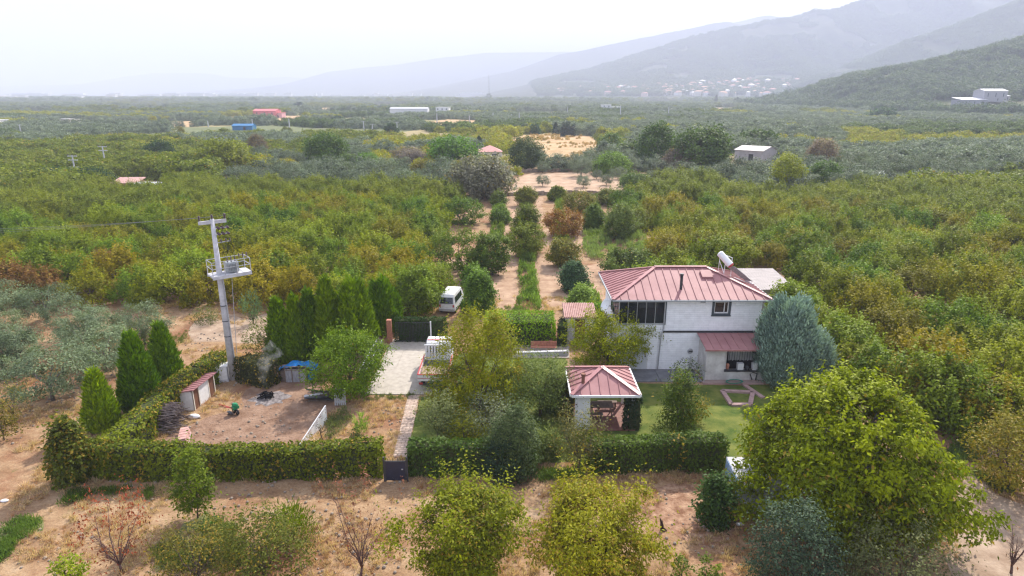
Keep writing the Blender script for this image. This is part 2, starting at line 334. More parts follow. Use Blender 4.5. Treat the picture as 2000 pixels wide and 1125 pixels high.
def hedge(name, path, width, hgt, label, col, seed=0, dens=110, leaf=.14, m=None, group=None, round_=.6, wob=.30, core=True, cat='hedge', alpha=None, coltop=None):
    """leafy hedge along a ground path; hgt may be a list per path point"""
    rg = np.random.default_rng(seed); path = [Vector((p[0], p[1], 0)) for p in path]; hh = hgt if isinstance(hgt, (list, tuple)) else [hgt]*len(path)
    o0 = path[0].copy(); root = empty(name, o0, 0, label, cat, group)
    b = MB(); segs = []
    for i in range(len(path)-1):
        a, c = path[i], path[i+1]; L_ = (c-a).length; d = (c-a)/L_; nr = Vector((-d.y, d.x, 0)); segs.append((a, d, nr, L_, hh[i], hh[i+1]))
        w = width*.36; A0 = a-o0+d*(.3 if i == 0 else -.1); C0 = c-o0+d*(-.3 if i == len(path)-2 else .1); h0 = hh[i]*.88; h1 = hh[i+1]*.88; k = len(b.v)
        for q, h in ((A0, h0), (C0, h1)): b.v += [tuple(q-nr*w), tuple(q+nr*w), tuple(q+nr*w*.8+Vector((0, 0, h))), tuple(q-nr*w*.8+Vector((0, 0, h)))]
        b.f += [(k, k+1, k+2, k+3), (k+7, k+6, k+5, k+4), (k, k+4, k+5, k+1), (k+1, k+5, k+6, k+2), (k+2, k+6, k+7, k+3), (k+3, k+7, k+4, k)]
    if core: b.build('stems', HEDGE_CORE, root)
    PP = []; OO = []; CV = []
    for a, d, nr, L_, h0, h1 in segs:
        hm = (h0+h1)/2; n = int(L_*(width+2*hm)*dens); s = rg.random(n)*L_
        per = width+2*hm; q = rg.random(n)*per
        h = h0+(h1-h0)*s/L_
        side = np.where(q < hm, -1, np.where(q > hm+width, 1, 0)); zz = np.where(q < hm, q/hm, np.where(q > hm+width, (per-q)/hm, 1.0))
        off = np.where(side == 0, (q-hm)/width*2-1, side)*width*.5
        # round the shoulders
        rr = round_*width*.5; zt = zz*h; over = np.clip((zt-(h-rr))/max(rr, .01), 0, 1)
        off2 = off*(1-.35*over**2*(side != 0)); zt = zt-np.where(side == 0, (np.abs(off)/(width*.5))**3*rr*.35, 0)
        ws = np.array(a.x+d.x*s); wy = np.array(a.y+d.y*s)
        nzv = fbm(s*.9+a.x*1.7+np.where(side > 0, 31, 0), zt*1.1+off*.7, seed, 3)-.47
        bul = nzv*wob*2.6+rg.normal(0, .05, n)
        px_ = ws+nr.x*(off2+np.where(side == 0, 0, side)*bul); py_ = wy+nr.y*(off2+np.where(side == 0, 0, side)*bul); pz = zt+np.where(side == 0, bul, 0)
        PP.append(np.stack([px_-o0.x, py_-o0.y, np.maximum(pz, .03)], 1))
        O = np.stack([nr.x*side*1.0, nr.y*side*1.0, np.where(side == 0, 1.0, .15)+over*.5], 1); OO.append(O); CV.append(np.clip(fbm(s*.7+a.x, zt*.8+a.y, seed+3, 3)*1.6-.3+rg.normal(0, .08, n), 0, 1))
    for (a, d, nr, L_, h0, h1), sg in ((segs[0], -1), (segs[-1], 1)):      # leafy ends
        e = a if sg < 0 else a+d*L_; h = h0 if sg < 0 else h1; n = int(width*h*dens*1.6); s = rg.uniform(-.46, .46, n)*width; z = rg.random(n)*h*.97; o_ = sg*(rg.normal(0, .06, n)-.02-.5*(z/h)**4*.4)
        PP.append(np.stack([e.x-o0.x+nr.x*s+d.x*o_, e.y-o0.y+nr.y*s+d.y*o_, z], 1)); OO.append(np.tile([d.x*sg, d.y*sg, .2], (n, 1))); CV.append(rg.random(n))
    P = np.concatenate(PP); O = np.concatenate(OO); cv = np.concatenate(CV); N_ = O+rg.normal(0, .45, P.shape)
    D = np.cross(N_, rg.normal(0, 1, P.shape)); D /= np.linalg.norm(D, axis=1)[:, None]+1e-6; D[:, 2] -= .35
    sz = leaf*(.6+.8*rg.random(len(P)))
    c = quads('foliage', P, D, N_, sz, sz*.75, rg.random(len(P)), cv, m or LEAF, root, bend=.1); c.color = col
    return root
HEDGE_CORE = mat('hedge_stems', (.06,.07,.03), .95, .4, 5, bump=.05)
# ------------------------------------------------------------------ setting: ground, hills, haze
def ground_mat():
    m = bpy.data.materials.new('dry_ground'); m.use_nodes = True; n = m.node_tree; N = n.nodes; l = n.links.new; b = N['Principled BSDF']
    b.inputs['Roughness'].default_value = .95; b.inputs['Specular IOR Level'].default_value = .1
    t = N.new('ShaderNodeTexCoord'); o = t.outputs['Object']
    def noise(s, d=5, r=.6, st=None):
        z = N.new('ShaderNodeTexNoise'); z.inputs['Scale'].default_value = s; z.inputs['Detail'].default_value = d; z.inputs['Roughness'].default_value = r
        if st:
            q = N.new('ShaderNodeMapping'); q.inputs['Scale'].default_value = st; q.inputs['Rotation'].default_value = (0, 0, .5); l(o, q.inputs['Vector']); l(q.outputs['Vector'], z.inputs['Vector'])
        else: l(o, z.inputs['Vector'])
        return z.outputs['Fac']
    def ramp(f, *st):
        r = N.new('ShaderNodeValToRGB'); e = r.color_ramp.elements
        while len(e) < len(st): e.new(.5)
        for k, (p, c) in enumerate(st): e[k].position = p; e[k].color = (*c, 1) if len(c) == 3 else c
        l(f, r.inputs['Fac']); return r.outputs['Color']
    def mix(f, a, c, mode='MIX'):
        x = N.new('ShaderNodeMixRGB'); x.blend_type = mode
        for s, k in ((f, 'Fac'), (a, 'Color1'), (c, 'Color2')):
            if isinstance(s, (int, float)): x.inputs[k].default_value = s
            elif isinstance(s, tuple): x.inputs[k].default_value = (*s, 1)
            else: l(s, x.inputs[k])
        return x.outputs['Color']
    soil = ramp(noise(.55, 9, .72, (1, 1.6, 1)), (.25, (.15,.08,.045)), (.42, (.28,.175,.10)), (.55, (.37,.25,.15)), (.72, (.46,.35,.235)))
    fine = ramp(noise(9, 6, .8), (.3, (.45,.42,.4)), (.7, (1.3,1.28,1.2)))
    soil = mix(.8, soil, fine, 'MULTIPLY')
    soil = mix(ramp(noise(.16, 6, .7), (.5, (0,0,0)), (.64, (1,1,1))), soil, mix(1.0, (.26,.13,.075), fine, 'MULTIPLY'))
    soil = mix(ramp(noise(.3, 8, .75, (1.3, .8, 1)), (.60, (0,0,0)), (.70, (1,1,1))), soil, mix(1.0, (.15,.16,.055), fine, 'MULTIPLY'))
    # fields of the plain beyond
    v = N.new('ShaderNodeTexVoronoi'); v.inputs['Scale'].default_value = .012; mp2 = N.new('ShaderNodeMapping'); mp2.inputs['Scale'].default_value = (1, .55, 1); mp2.inputs['Rotation'].default_value = (0, 0, .35)
    l(o, mp2.inputs['Vector']); l(mp2.outputs['Vector'], v.inputs['Vector'])
    sx = N.new('ShaderNodeSeparateColor'); l(v.outputs['Color'], sx.inputs[0])
    fld = ramp(sx.outputs[0], (.0, (.12,.14,.07)), (.3, (.15,.18,.07)), (.55, (.13,.15,.09)), (.75, (.26,.24,.10)), (1.0, (.34,.27,.15)))
    fld = mix(.6, fld, ramp(noise(.08, 6), (.3, (.6,.6,.6)), (.7, (1.2,1.2,1.2))), 'MULTIPLY')
    s2 = N.new('ShaderNodeSeparateXYZ'); l(o, s2.inputs[0]); mr = N.new('ShaderNodeMapRange'); mr.inputs['From Min'].default_value = 165; mr.inputs['From Max'].default_value = 235; l(s2.outputs['Y'], mr.inputs['Value'])
    ml = N.new('ShaderNodeMapRange'); ml.inputs['From Min'].default_value = 60; ml.inputs['From Max'].default_value = 110; l(s2.outputs['Y'], ml.inputs['Value'])
    mx2 = N.new('ShaderNodeMath'); mx2.operation = 'MULTIPLY'; mx2.use_clamp = True; l(mr.outputs[0], mx2.inputs[0]); mx2.inputs[1].default_value = .95
    l(mix(mx2.outputs[0], soil, fld), b.inputs['Base Color'])
    bp = N.new('ShaderNodeBump'); bp.inputs['Distance'].default_value = .06; bp.inputs['Strength'].default_value = .9; l(noise(5, 7, .75), bp.inputs['Height']); l(bp.outputs['Normal'], b.inputs['Normal'])
    return m
g = MB(); g.poly([(-16000, -60, 0), (16000, -60, 0), (16000, 22000, 0), (-16000, 22000, 0)])
tag(g.build('ground', ground_mat()), kind='structure')

def ridge(name, prof, Yc, Yf, m, Yb=None, nx=180, ny=44, pw=1.25, rough=.16, gs=1/260., seed=0, xlim=None):
    """hill whose crest runs at distance Yc through the profile; returns height function"""
    pts = sorted(at(px, py, Yc)[0::2] for px, py in prof); w_ = pts[-1][0]-pts[0][0]; pts = [(pts[0][0]-.04*w_, 0), *pts, (pts[-1][0]+.15*w_, 0)]; xs = np.array([p[0] for p in pts]); zs = np.array([max(0, p[1]) for p in pts]); Yb = Yb or Yc*1.35
    def h(X, Y):
        X = np.asarray(X, float); Y = np.asarray(Y, float); wob = (fbm(X*gs*.6, Y*gs*.3, seed+9, 3)-.47)*(Yc-Yf)*.5
        zc = np.interp(X*(Yc/np.maximum(Y, 1))**.0, xs, zs)
        t = np.clip((Y-Yf+wob*np.clip((Y-Yf)/(Yc-Yf), 0, 1)*np.clip((Yc-Y)/(Yc-Yf), 0, 1)*2)/(Yc-Yf), 0, 1)
        bk = np.clip((Y-Yc)/(Yb-Yc), 0, 1)
        r = zc*t**pw*(1-bk**1.5)
        gl = fbm(X*gs*2.2, Y*gs*.9, seed, 5)-.47
        return r*(1+gl*rough*4*np.clip(t*(1-t)*4, 0, 1))+r*rough*.35*(fbm(X*gs*6, Y*gs*4, seed+4, 3)-.47)-1.5*(t <= 0)
    X = np.linspace(xs[0], xs[-1], nx); Yv = np.concatenate([np.linspace(Yf, Yc, ny), np.linspace(Yc, Yb, 10)[1:]])
    XX, YY = np.meshgrid(X, Yv); ZZ = h(XX, YY); b = MB(); b.v = list(map(tuple, np.stack([XX, YY, ZZ], 2).reshape(-1, 3))); n = nx
    b.f = [(j*n+i, j*n+i+1, (j+1)*n+i+1, (j+1)*n+i) for j in range(len(Yv)-1) for i in range(n-1)]
    o = b.build(name, m, smooth=True); tag(o, kind='structure'); return h
HILLM = mat('wooded_slope', (.035,.05,.028), .95, col2=(.085,.09,.05), scale=.02, detail=12, lo=.4, hi=.68)
HILLN = mat('hill_scrub', (.07,.095,.04), .95, col2=(.17,.14,.08), scale=.03, detail=10, lo=.42, hi=.72)
ridge('distant_hills', [(-700,150),(-300,160),(0,168),(120,166),(190,162),(240,150),(300,143),(400,143),(440,151),(500,153),(560,150),(600,154),(680,160),(900,172)], 9500, 7000, HILLM, seed=3, rough=.05)
ridge('distant_mountain', [(480,172),(560,165),(600,157),(640,140),(700,133),(760,128),(850,114),(950,103),(1060,102),(1160,100),(1250,90),(1350,60),(1440,42),(1500,30),(1700,60),(1900,100)], 7600, 5000, HILLM, seed=5, rough=.08, gs=1/900.)
ridge('far_mountain', [(800,178),(850,170),(1000,139),(1090,107),(1150,96),(1215,82),(1320,62),(1380,48),(1420,42),(1455,49),(1520,60),(1700,100),(1900,140)], 5200, 3400, HILLM, seed=7, gs=1/700., rough=.12)
HMT = ridge('mountain', [(960,180),(1030,165),(1100,150),(1165,135),(1240,112),(1300,92),(1350,75),(1400,66),(1450,55),(1500,45),(1545,37),(1585,28),(1640,20),(1695,0),(1760,-18),(1850,-40),(2000,-62),(2300,-110),(2700,-150)], 3500, 1950, HILLM, seed=11, gs=1/420., pw=1.45, nx=260, ny=70, rough=.2)
HSP = ridge('mountain_spur', [(1560,168),(1620,150),(1700,120),(1760,96),(1800,77),(1860,58),(1900,42),(1950,22),(2000,2),(2100,-20),(2400,-60),(2800,-90)], 2300, 1500, HILLM, seed=13, gs=1/300., pw=1.3, nx=200, ny=50, rough=.15)
HNR = ridge('wooded_hill', [(1590,203),(1620,190),(1650,172),(1700,152),(1760,141),(1800,133),(1860,122),(1900,110),(1950,98),(2000,87),(2100,55),(2300,20),(2700,-20)], 880, 520, HILLN, seed=17, gs=1/110., pw=1.1, nx=160, ny=50, rough=.12)

hz = MB(); hz.box(-15500, 15500, -55, 14500, -3.2, 640)
hm = bpy.data.materials.new('haze_air'); hm.use_nodes = True; hn = hm.node_tree; hn.nodes.remove(hn.nodes['Principled BSDF'])
pv = hn.nodes.new('ShaderNodeVolumePrincipled'); pv.inputs['Color'].default_value = (.715,.77,.93,1); pv.inputs['Density'].default_value = HAZE_DENSITY; pv.inputs['Anisotropy'].default_value = .0
hn.links.new(pv.outputs[0], hn.nodes['Material Output'].inputs['Volume'])
tag(hz.build('haze', hm), 'pale blue haze hanging over the plain and mountains', None, None, 'stuff')

# ------------------------------------------------------------------ roads, yards, fields lying on the ground
DIRT = mat('dirt_road', (.25,.175,.12), .95, scale=.9, col2=(.40,.305,.225), bump=.03, bscale=7, stretch=(1,1,1))
DIRT2 = mat('terrace_soil', (.31,.21,.14), .95, scale=.4, col2=(.48,.35,.25), bump=.03, bscale=4)
STRAW = mat('dry_field', (.34,.22,.11), .95, scale=.09, col2=(.50,.37,.22), bump=.2, bscale=1.2, detail=10)
TILL = mat('tilled_soil', (.17,.10,.065), .98, scale=1.1, col2=(.30,.20,.14), bump=.09, bscale=6, detail=12)
STRIP = mat('orchard_strip', (.27,.17,.11), .95, scale=.9, col2=(.44,.31,.21), bump=.04, bscale=6, detail=9)
LAWN = mat('lawn_grass', (.06,.10,.02), .9, scale=.9, col2=(.17,.185,.045), bump=.04, bscale=22, detail=8)
WEED = mat('green_weeds', (.08,.11,.03), .9, scale=3.2, col2=(.24,.22,.10), bump=.05, bscale=9)
def brick_mat(name, c1, c2, mort, sc=1.0, bw=.5, rh=.25, off=.5, ms=.02, bump=.01, vert=False, rough=.85, nvar=.35):
    m = bpy.data.materials.new(name); m.use_nodes = True; n = m.node_tree; N = n.nodes; l = n.links.new; b = N['Principled BSDF']; b.inputs['Roughness'].default_value = rough; b.inputs['Specular IOR Level'].default_value = .25
    t = N.new('ShaderNodeTexCoord'); q = N.new('ShaderNodeMapping'); l(t.outputs['Object'], q.inputs['Vector'])
    if vert: q.inputs['Rotation'].default_value = (math.pi/2, 0, 0)
    k = N.new('ShaderNodeTexBrick'); k.inputs['Scale'].default_value = sc; k.inputs['Color1'].default_value = (*c1, 1); k.inputs['Color2'].default_value = (*c2, 1); k.inputs['Mortar'].default_value = (*mort, 1)
    k.inputs['Mortar Size'].default_value = ms; k.inputs['Brick Width'].default_value = bw; k.inputs['Row Height'].default_value = rh; k.offset = off; l(q.outputs['Vector'], k.inputs['Vector'])
    z = N.new('ShaderNodeTexNoise'); z.inputs['Scale'].default_value = 3; z.inputs['Detail'].default_value = 7; l(t.outputs['Object'], z.inputs['Vector'])
    r = N.new('ShaderNodeValToRGB'); r.color_ramp.elements[0].position = .3; r.color_ramp.elements[0].color = (1-nvar,)*3+(1,); r.color_ramp.elements[1].position = .7; r.color_ramp.elements[1].color = (1.08,1.08,1.08,1); l(z.outputs['Fac'], r.inputs['Fac'])
    x = N.new('ShaderNodeMixRGB'); x.blend_type = 'MULTIPLY'; x.inputs['Fac'].default_value = 1; l(k.outputs['Color'], x.inputs['Color1']); l(r.outputs['Color'], x.inputs['Color2']); l(x.outputs['Color'], b.inputs['Base Color'])
    bp = N.new('ShaderNodeBump'); bp.inputs['Distance'].default_value = bump; bp.invert = True; l(k.outputs['Fac'], bp.inputs['Height']); l(bp.outputs['Normal'], b.inputs['Normal'])
    return m
CONC = brick_mat('driveway_concrete', (.42,.38,.325), (.43,.39,.335), (.33,.30,.25), 1, 4.2, 3.3, ms=.012, bump=.01, nvar=.2)
BRICKP = brick_mat('path_brick', (.46,.34,.27), (.54,.42,.34), (.3,.23,.18), 1, .42, .2, ms=.025)

# terrace and dry field in the middle distance
TERR = gp((960,383),(975,372),(1000,352),(1040,338),(1180,336),(1290,340),(1380,335),(1392,345),(1385,350),(1310,362),(1250,372),(1190,374),(1060,377))
sheet('terrace_soil', TERR, DIRT2, amp=1.5, step=4, seed=1)
FIELD = gp((1000,266),(1040,263),(1090,262),(1150,266),(1176,276),(1182,300),(1178,318),(1110,324),(1060,326),(1052,318),(1040,300),(1010,290),(995,280))
sheet('dry_field', FIELD, STRAW, amp=3, step=8, seed=2, z=.008)
STR1 = gp((880,352),(900,345),(870,335),(770,328),(700,326),(640,324),(560,328),(490,337),(440,344),(460,352),(520,345),(600,336),(700,338),(800,345))
sheet('dirt_track', STR1, DIRT2, amp=1, step=4, seed=3)
PALE = [gp((110,240),(250,240),(385,236),(380,247),(250,254),(115,251)), gp((425,229),(520,226),(595,226),(592,236),(500,238),(428,238)), gp((815,240),(870,233),(940,235),(935,249),(835,253)), gp((725,205),(795,203),(805,210),(735,213)), gp((600,211),(690,210),(700,218),(600,219)), gp((1385,211),(1440,210),(1450,221),(1385,221)), gp((990,220),(1110,218),(1120,226),(995,227)), gp((1550,254),(1640,252),(1650,262),(1555,264)), gp((200,209),(330,208),(335,214),(200,215)), gp((20,218),(110,217),(120,224),(25,225)), gp((1240,200),(1330,199),(1335,204),(1240,205)), gp((1700,222),(1800,220),(1805,227),(1705,228)), gp((880,210),(960,209),(965,215),(880,216)), gp((640,236),(720,233),(730,242),(640,244)), gp((1280,236),(1360,234),(1370,241),(1285,243))]
for k, P in enumerate(PALE):
    sheet('stubble_field', P, STRAW, amp=4, step=20, seed=20+k)
# bare strips between the orchard rows
for k, P in enumerate([((955,608),(1010,608),(1012,560),(1012,495),(985,480),(960,540)), ((1052,608),(1125,608),(1108,560),(1085,500),(1040,500),(1052,560)), ((1150,600),(1185,600),(1180,560),(1170,515),(1140,520)), ((868,606),(905,590),(925,530),(925,505),(880,505),(850,560)), ((975,470),(1003,470),(1010,440),(1012,380),(985,382),(975,430)), ((1060,480),(1180,480),(1200,440),(1160,430),(1060,450)), ((1045,385),(1060,385),(1058,430),(1042,430)), ((720,560),(790,600),(830,600),(840,560))]):
    sheet('orchard_strip', gp(*P), STRIP, amp=.5, step=1.2, seed=40+k)
# dirt roads near the yard
sheet('dirt_road', gp((372,668),(370,640),(400,600),(480,625),(540,605),(560,625),(500,672),(440,668),(410,667)), DIRT, amp=.35, step=1, seed=61)
sheet('dirt_path', gp((1862,905),(1905,925),(1945,965),(2060,1010),(2150,1090),(2100,1250),(1900,1250),(1850,1090),(1862,1010),(1870,955)), DIRT, amp=.25, step=.8, seed=62)
sheet('tilled_soil', gp((300,872),(330,850),(380,826),(430,806),(470,800),(480,760),(540,742),(620,748),(668,792),(640,806),(600,850),(583,876),(440,880)), TILL, amp=.3, step=.6, seed=63)
# driveway, path, patio, lawn
sheet('driveway', gp((712,771),(882,771),(862,664),(766,664)), CONC, th=.05)
PTH = [G(797,773), G(820,773), G(794,893), G(768,893)]
sheet('brick_path', PTH, BRICKP, th=.045)
lawn_p = gp((822,775),(900,771),(880,700),(905,690),(1010,690),(1105,690),(1110,720),(1240,748),(1370,752),(1500,752),(1560,745),(1660,800),(1600,890),(1400,895),(1150,900),(1050,905),(790,902))
tag(sheet('lawn', lawn_p, LAWN, amp=.12, step=.4, seed=66), 'mown green lawn around the house and pavilion', None, None, 'stuff')
sheet('leaf_litter', gp((1240,950),(1330,945),(1400,960),(1440,1010),(1420,1090),(1340,1060),(1290,1010),(1230,990)), mat('reddish_litter', (.17,.085,.05), .95, scale=2.2, col2=(.40,.26,.17), bump=.05, bscale=9, detail=11), amp=.5, step=.5, seed=69, z=.008)
sheet('green_verge', gp((-20,1045),(30,1020),(85,1018),(80,1035),(40,1060),(-30,1120)), WEED, amp=.5, step=.35, seed=67, z=.008)
sheet('green_verge', gp((300,1080),(330,1040),(400,1000),(425,1010),(400,1050),(370,1110),(300,1120)), WEED, amp=.5, step=.35, seed=68, z=.008)
PAVE = mat('patio_slab', (.12,.125,.135), .7, scale=1.5, col2=(.2,.2,.215), bump=.006)
b = MB(); b.box(7.2, 10.25, 40.45, 42.55, .0, .07); b.box(10.28, 13.1, 40.45, 42.55, 0, .065); tag(b.build('patio', PAVE), kind='structure')
sheet('back_patio', [G(1010,700), G(1112,700), G(1112,664), G(990,664)], mat('back_patio_tile', (.30,.25,.22), .8, scale=2, col2=(.42,.36,.32)), th=.06)
# ------------------------------------------------------------------ materials for built things
RED = mat('red_metal_roof', (.27,.12,.12), .6, scale=.7, col2=(.38,.195,.19), spec=.25, detail=8, lo=.3, hi=.7)
REDL = mat('red_roof_ridge', (.33,.14,.135), .42, scale=2, col2=(.42,.21,.205), spec=.4)
WHITEW = brick_mat('white_painted_stone', (.87,.88,.90), (.91,.92,.94), (.76,.78,.81), 1, .7, .14, ms=.012, bump=.012, vert=True, nvar=.06)
WHITE = mat('white_paint', (.70,.70,.70), .6, .08, 4); CREAM = mat('cream_plaster', (.62,.58,.50), .8, .12, 2)
DARKM = mat('dark_metal', (.035,.038,.045), .45, .3, 4, spec=.5); GREYM = mat('galvanised_metal', (.42,.43,.45), .45, .15, 6, spec=.5, metal=.3)
DGREY = mat('dark_frame', (.06,.075,.09), .5, .2, 4); BLACK = mat('dark_interior', (.012,.013,.016), .9, .2, 4)
GLASS = mat('window_glass', (.012,.016,.022), .06, .2, 1, spec=.6); CONCR = mat('weathered_concrete', (.48,.48,.50), .85, .18, 2.5, bump=.006, bscale=30)
GREYR = mat('grey_sheet_roof', (.34,.32,.31), .6, .2, 1.2); WOOD = mat('grey_wood', (.20,.15,.12), .85, .35, 5, stretch=(1,1,6)); BROWN = mat('brown_door', (.16,.075,.045), .7, .2, 4)
PVC = mat('white_plastic', (.74,.75,.76), .35, .05, 3, spec=.5); TRIMR = mat('red_paint', (.42,.05,.05), .45, .15, 4); TERRA = mat('clay_tile', (.42,.18,.12), .8, .25, 6)
STONE = mat('dry_stone', (.16,.12,.09), .95, scale=1.4, col2=(.36,.29,.23), bump=.1, bscale=2)
PINKT = mat('pink_roof_tile', (.38,.20,.17), .7, scale=3, col2=(.52,.33,.29)); BLUEM = mat('blue_sheet', (.03,.16,.34), .6, .25, 2); TARP = mat('blue_tarp', (.01,.17,.45), .45, .25, 3, bump=.06, bscale=3)
RUBBER = mat('tyre_rubber', (.02,.02,.02), .85, .2, 6); CHROME = mat('rim_metal', (.5,.5,.52), .35, .1, 6, metal=.7)

def seams(b, e0, e1, r0, r1, n, h=.05, w=.045, nrm=None):
    """standing seams on a roof plane: from eave edge e0-e1 running up-slope, clipped by the hips (r0 left foot->ridge, r1)"""
    e0, e1, r0, r1 = map(Vector, (e0, e1, r0, r1)); ed = e1-e0; L_ = ed.length; ed /= L_
    n3 = ed.cross(r0-e0).normalized(); up = n3.cross(ed).normalized()
    if n3.z < 0: n3 = -n3
    if up.z < 0: up = -up
    a0 = (r0-e0).dot(ed); a1 = (r1-e0).dot(ed); hgt = (r0-e0).dot(up)
    for k in range(1, n):
        s = L_*k/n
        if s < a0: t = s/a0*hgt
        elif s > a1: t = (L_-s)/(L_-a1)*hgt
        else: t = hgt
        if t < .12: continue
        p = e0+ed*s; b.bar(p+n3*h*.5, p+up*(t-.03)+n3*h*.5, w, h, up=n3)

def hip_roof(root, x0, x1, y0, y1, ze, zr, rx0, rx1, ns=(16, 10), m=None, mr=None, name='roof', fascia=.1, fm=None, ov=0):
    m = m or RED; ym = (y0+y1)/2; A, B, C_, D = (x0,y0,ze), (x1,y0,ze), (x1,y1,ze), (x0,y1,ze); P, Q = (rx0,ym,zr), (rx1,ym,zr)
    b = MB(); v = [A,B,C_,D,P,Q]; b.v = [tuple(p) for p in v]+[(p[0],p[1],p[2]-.06) for p in v]
    f = [(0,1,5,4),(1,2,5),(2,3,4,5),(3,0,4)] if rx1-rx0 > .01 else [(0,1,4),(1,2,4),(2,3,4),(3,0,4)]
    b.f = f+[(6,7,8,9)[::-1]]+[(i, i+6, (i+1) % 4+6, (i+1) % 4) for i in range(4)]
    for e0, e1, r0, r1, n in ((A,B,P,Q,ns[0]), (B,C_,Q,Q,ns[1]), (C_,D,Q,P,ns[0]), (D,A,P,P,ns[1])): seams(b, e0, e1, r0, r1, n)
    r = b.build(name, m, root)
    c = MB()
    for p, q in ((A,P),(B,Q),(C_,Q),(D,P)): c.bar(Vector(p)+Vector((0,0,.045)), Vector(q)+Vector((0,0,.05)), .26, .05)
    if rx1-rx0 > .01: c.bar(Vector(P)+Vector((-.05,0,.06)), Vector(Q)+Vector((.05,0,.06)), .28, .06)
    rc = c.build('ridge_cap', mr or REDL, r)
    e = MB(); w = fascia
    for p, q, o in ((A,B,(0,-1)), (B,C_,(1,0)), (C_,D,(0,1)), (D,A,(-1,0))):
        p = Vector(p)+Vector((o[0]*.05,o[1]*.05,-.06)); q = Vector(q)+Vector((o[0]*.05,o[1]*.05,-.06)); e.bar(p, q, .09, w)
    g_ = e.build('gutter', fm or WHITE, r); return r
def shed_roof(root, pts, n, m=None, th=.05, name='roof', seam=True, h=.04):
    """pts: eave left, eave right, top right, top left"""
    m = m or RED; b = MB(); b.slab(pts, th); e0, e1, t1, t0 = map(Vector, pts)
    if seam:
        for k in range(n+1):
            p = e0.lerp(e1, k/n); q = t0.lerp(t1, k/n); b.bar(p+Vector((0,0,h/2+.002)), q+Vector((0,0,h/2+.002)), .04, h)
    return b.build(name, m, root)

# ------------------------------------------------------------------ the house
hs = empty('house', (12.5, 45.8, 0), 0, 'white two-storey stone house with faded red hipped metal roof and a glazed upper corner', 'house')
hs_off = Matrix.Translation((-12.5, -45.8, 0)); OX, OY = -12.5, -45.8
def shift(b): b.v = [(x+OX, y+OY, z) for x, y, z in b.v]; return b
def hb_(b, name, m, parent=hs, **k): return shift(b).build(name, m, parent, **k)
XL, XM, XR, YF, YK = 7.5, 10.8, 17.55, 42.6, 48.95
w = MB()
w.prism([(XL,YF),(XR,YF),(XR,YK),(XL,YK)], 0, 3.45)
wl = hb_(w, 'lower_wall', WHITEW)
w = MB()   # upper storey with the window opening, room behind glazing left open
wx0, wx1, wz0, wz1 = 14.2, 15.2, 4.3, 5.15
w.box(XM, wx0, YF, YF+.25, 3.45, 5.32); w.box(wx1, XR, YF, YF+.25, 3.45, 5.32); w.box(wx0, wx1, YF, YF+.25, 3.45, wz0); w.box(wx0, wx1, YF, YF+.25, wz1, 5.32)
w.box(XR-.25, XR, YF+.25, YK, 3.45, 5.32); w.box(XL, XR-.25, YK-.25, YK, 3.45, 5.32); w.box(XM, XM+.2, YF+.25, YF+3.6, 3.45, 5.32); w.box(XL, XM+.2, YF+3.6, YF+3.8, 3.45, 5.32); w.box(XL, XL+.2, YF+3.8, YK-.25, 3.45, 5.32)
w.box(XM+.2, XR-.25, YF+2.0, YF+2.1, 3.45, 5.32)
hb_(w, 'upper_wall', WHITEW)
hb_(MB().box(XL+.1, XM, YF+.1, YF+3.6, 3.45, 3.5), 'balcony_floor', mat('terrace_tile', (.12,.10,.09), .5, .2, 3))
hb_(MB().box(10.7, XR+.02, YF-.05, YF, 2.86, 3.0), 'wall_band', DARKM)
r = MB(); r.v = []; ro = empty('dummy_roof')
bpy.data.objects.remove(ro)
roof = hip_roof(hs, 6.98+OX, 18.07+OX, 42.2+OY, 49.4+OY, 5.42, 6.8, 10.6+OX, 14.35+OX, (19, 14), fm=mat('grey_gutter', (.28,.30,.32), .5, .1, 4))
hb_(MB().box(7.1, 17.95, 42.35, 49.25, 5.30, 5.335), 'soffit', WHITE)
# chimney flue, hatch
c = MB(); c.tube([(11.95,43.35,5.7),(11.95,43.35,6.85)], .1, 12); c.tube([(11.95,43.35,6.85),(11.95,43.35,6.98)], .13, 12); shift(c).build('chimney', DARKM, roof)
def rz_(y): return 5.42+(y-42.2)/3.6*1.38
c = MB(); c.slab([(13.75,44.45,rz_(44.45)+.16),(14.5,44.45,rz_(44.45)+.16),(14.5,45.25,rz_(45.25)+.16),(13.75,45.25,rz_(45.25)+.16)], .14); shift(c).build('roof_hatch', RED, roof)
# corner glazing
gz = MB(); gz.box(XL, XM, YF-.02, YF+.06, 5.12, 5.3); gz.box(XL, XM, YF-.03, YF+.06, 3.45, 3.56)
gz.box(XL, XL+.08, YF+.06, YF+3.6, 5.12, 5.3); gz.box(XL, XL+.08, YF+.06, YF+3.6, 3.45, 3.56)
for k in range(6):
    x = XL+(XM-.1-XL)*k/5; gz.box(x, x+.035+.03*(k in (0, 5)), YF-.01, YF+.05, 3.56, 5.12)
for k in range(1, 5): y = YF+3.6*k/4; gz.box(XL, XL+.05, y-.02, y+.02, 3.56, 5.12)
gf = hb_(gz, 'glazing_frame', GREYM)
TG = bpy.data.materials.new('clear_glass'); TG.use_nodes = True; tn = TG.node_tree; tb = tn.nodes['Principled BSDF']; tb.inputs['Base Color'].default_value = (.05,.06,.07,1); tb.inputs['Roughness'].default_value = .03
tt = tn.nodes.new('ShaderNodeBsdfTransparent'); tt.inputs['Color'].default_value = (.55,.6,.65,1); tx = tn.nodes.new('ShaderNodeMixShader'); tx.inputs[0].default_value = .35
tn.links.new(tt.outputs[0], tx.inputs[1]); tn.links.new(tb.outputs[0], tx.inputs[2]); tn.links.new(tx.outputs[0], tn.nodes['Material Output'].inputs['Surface'])
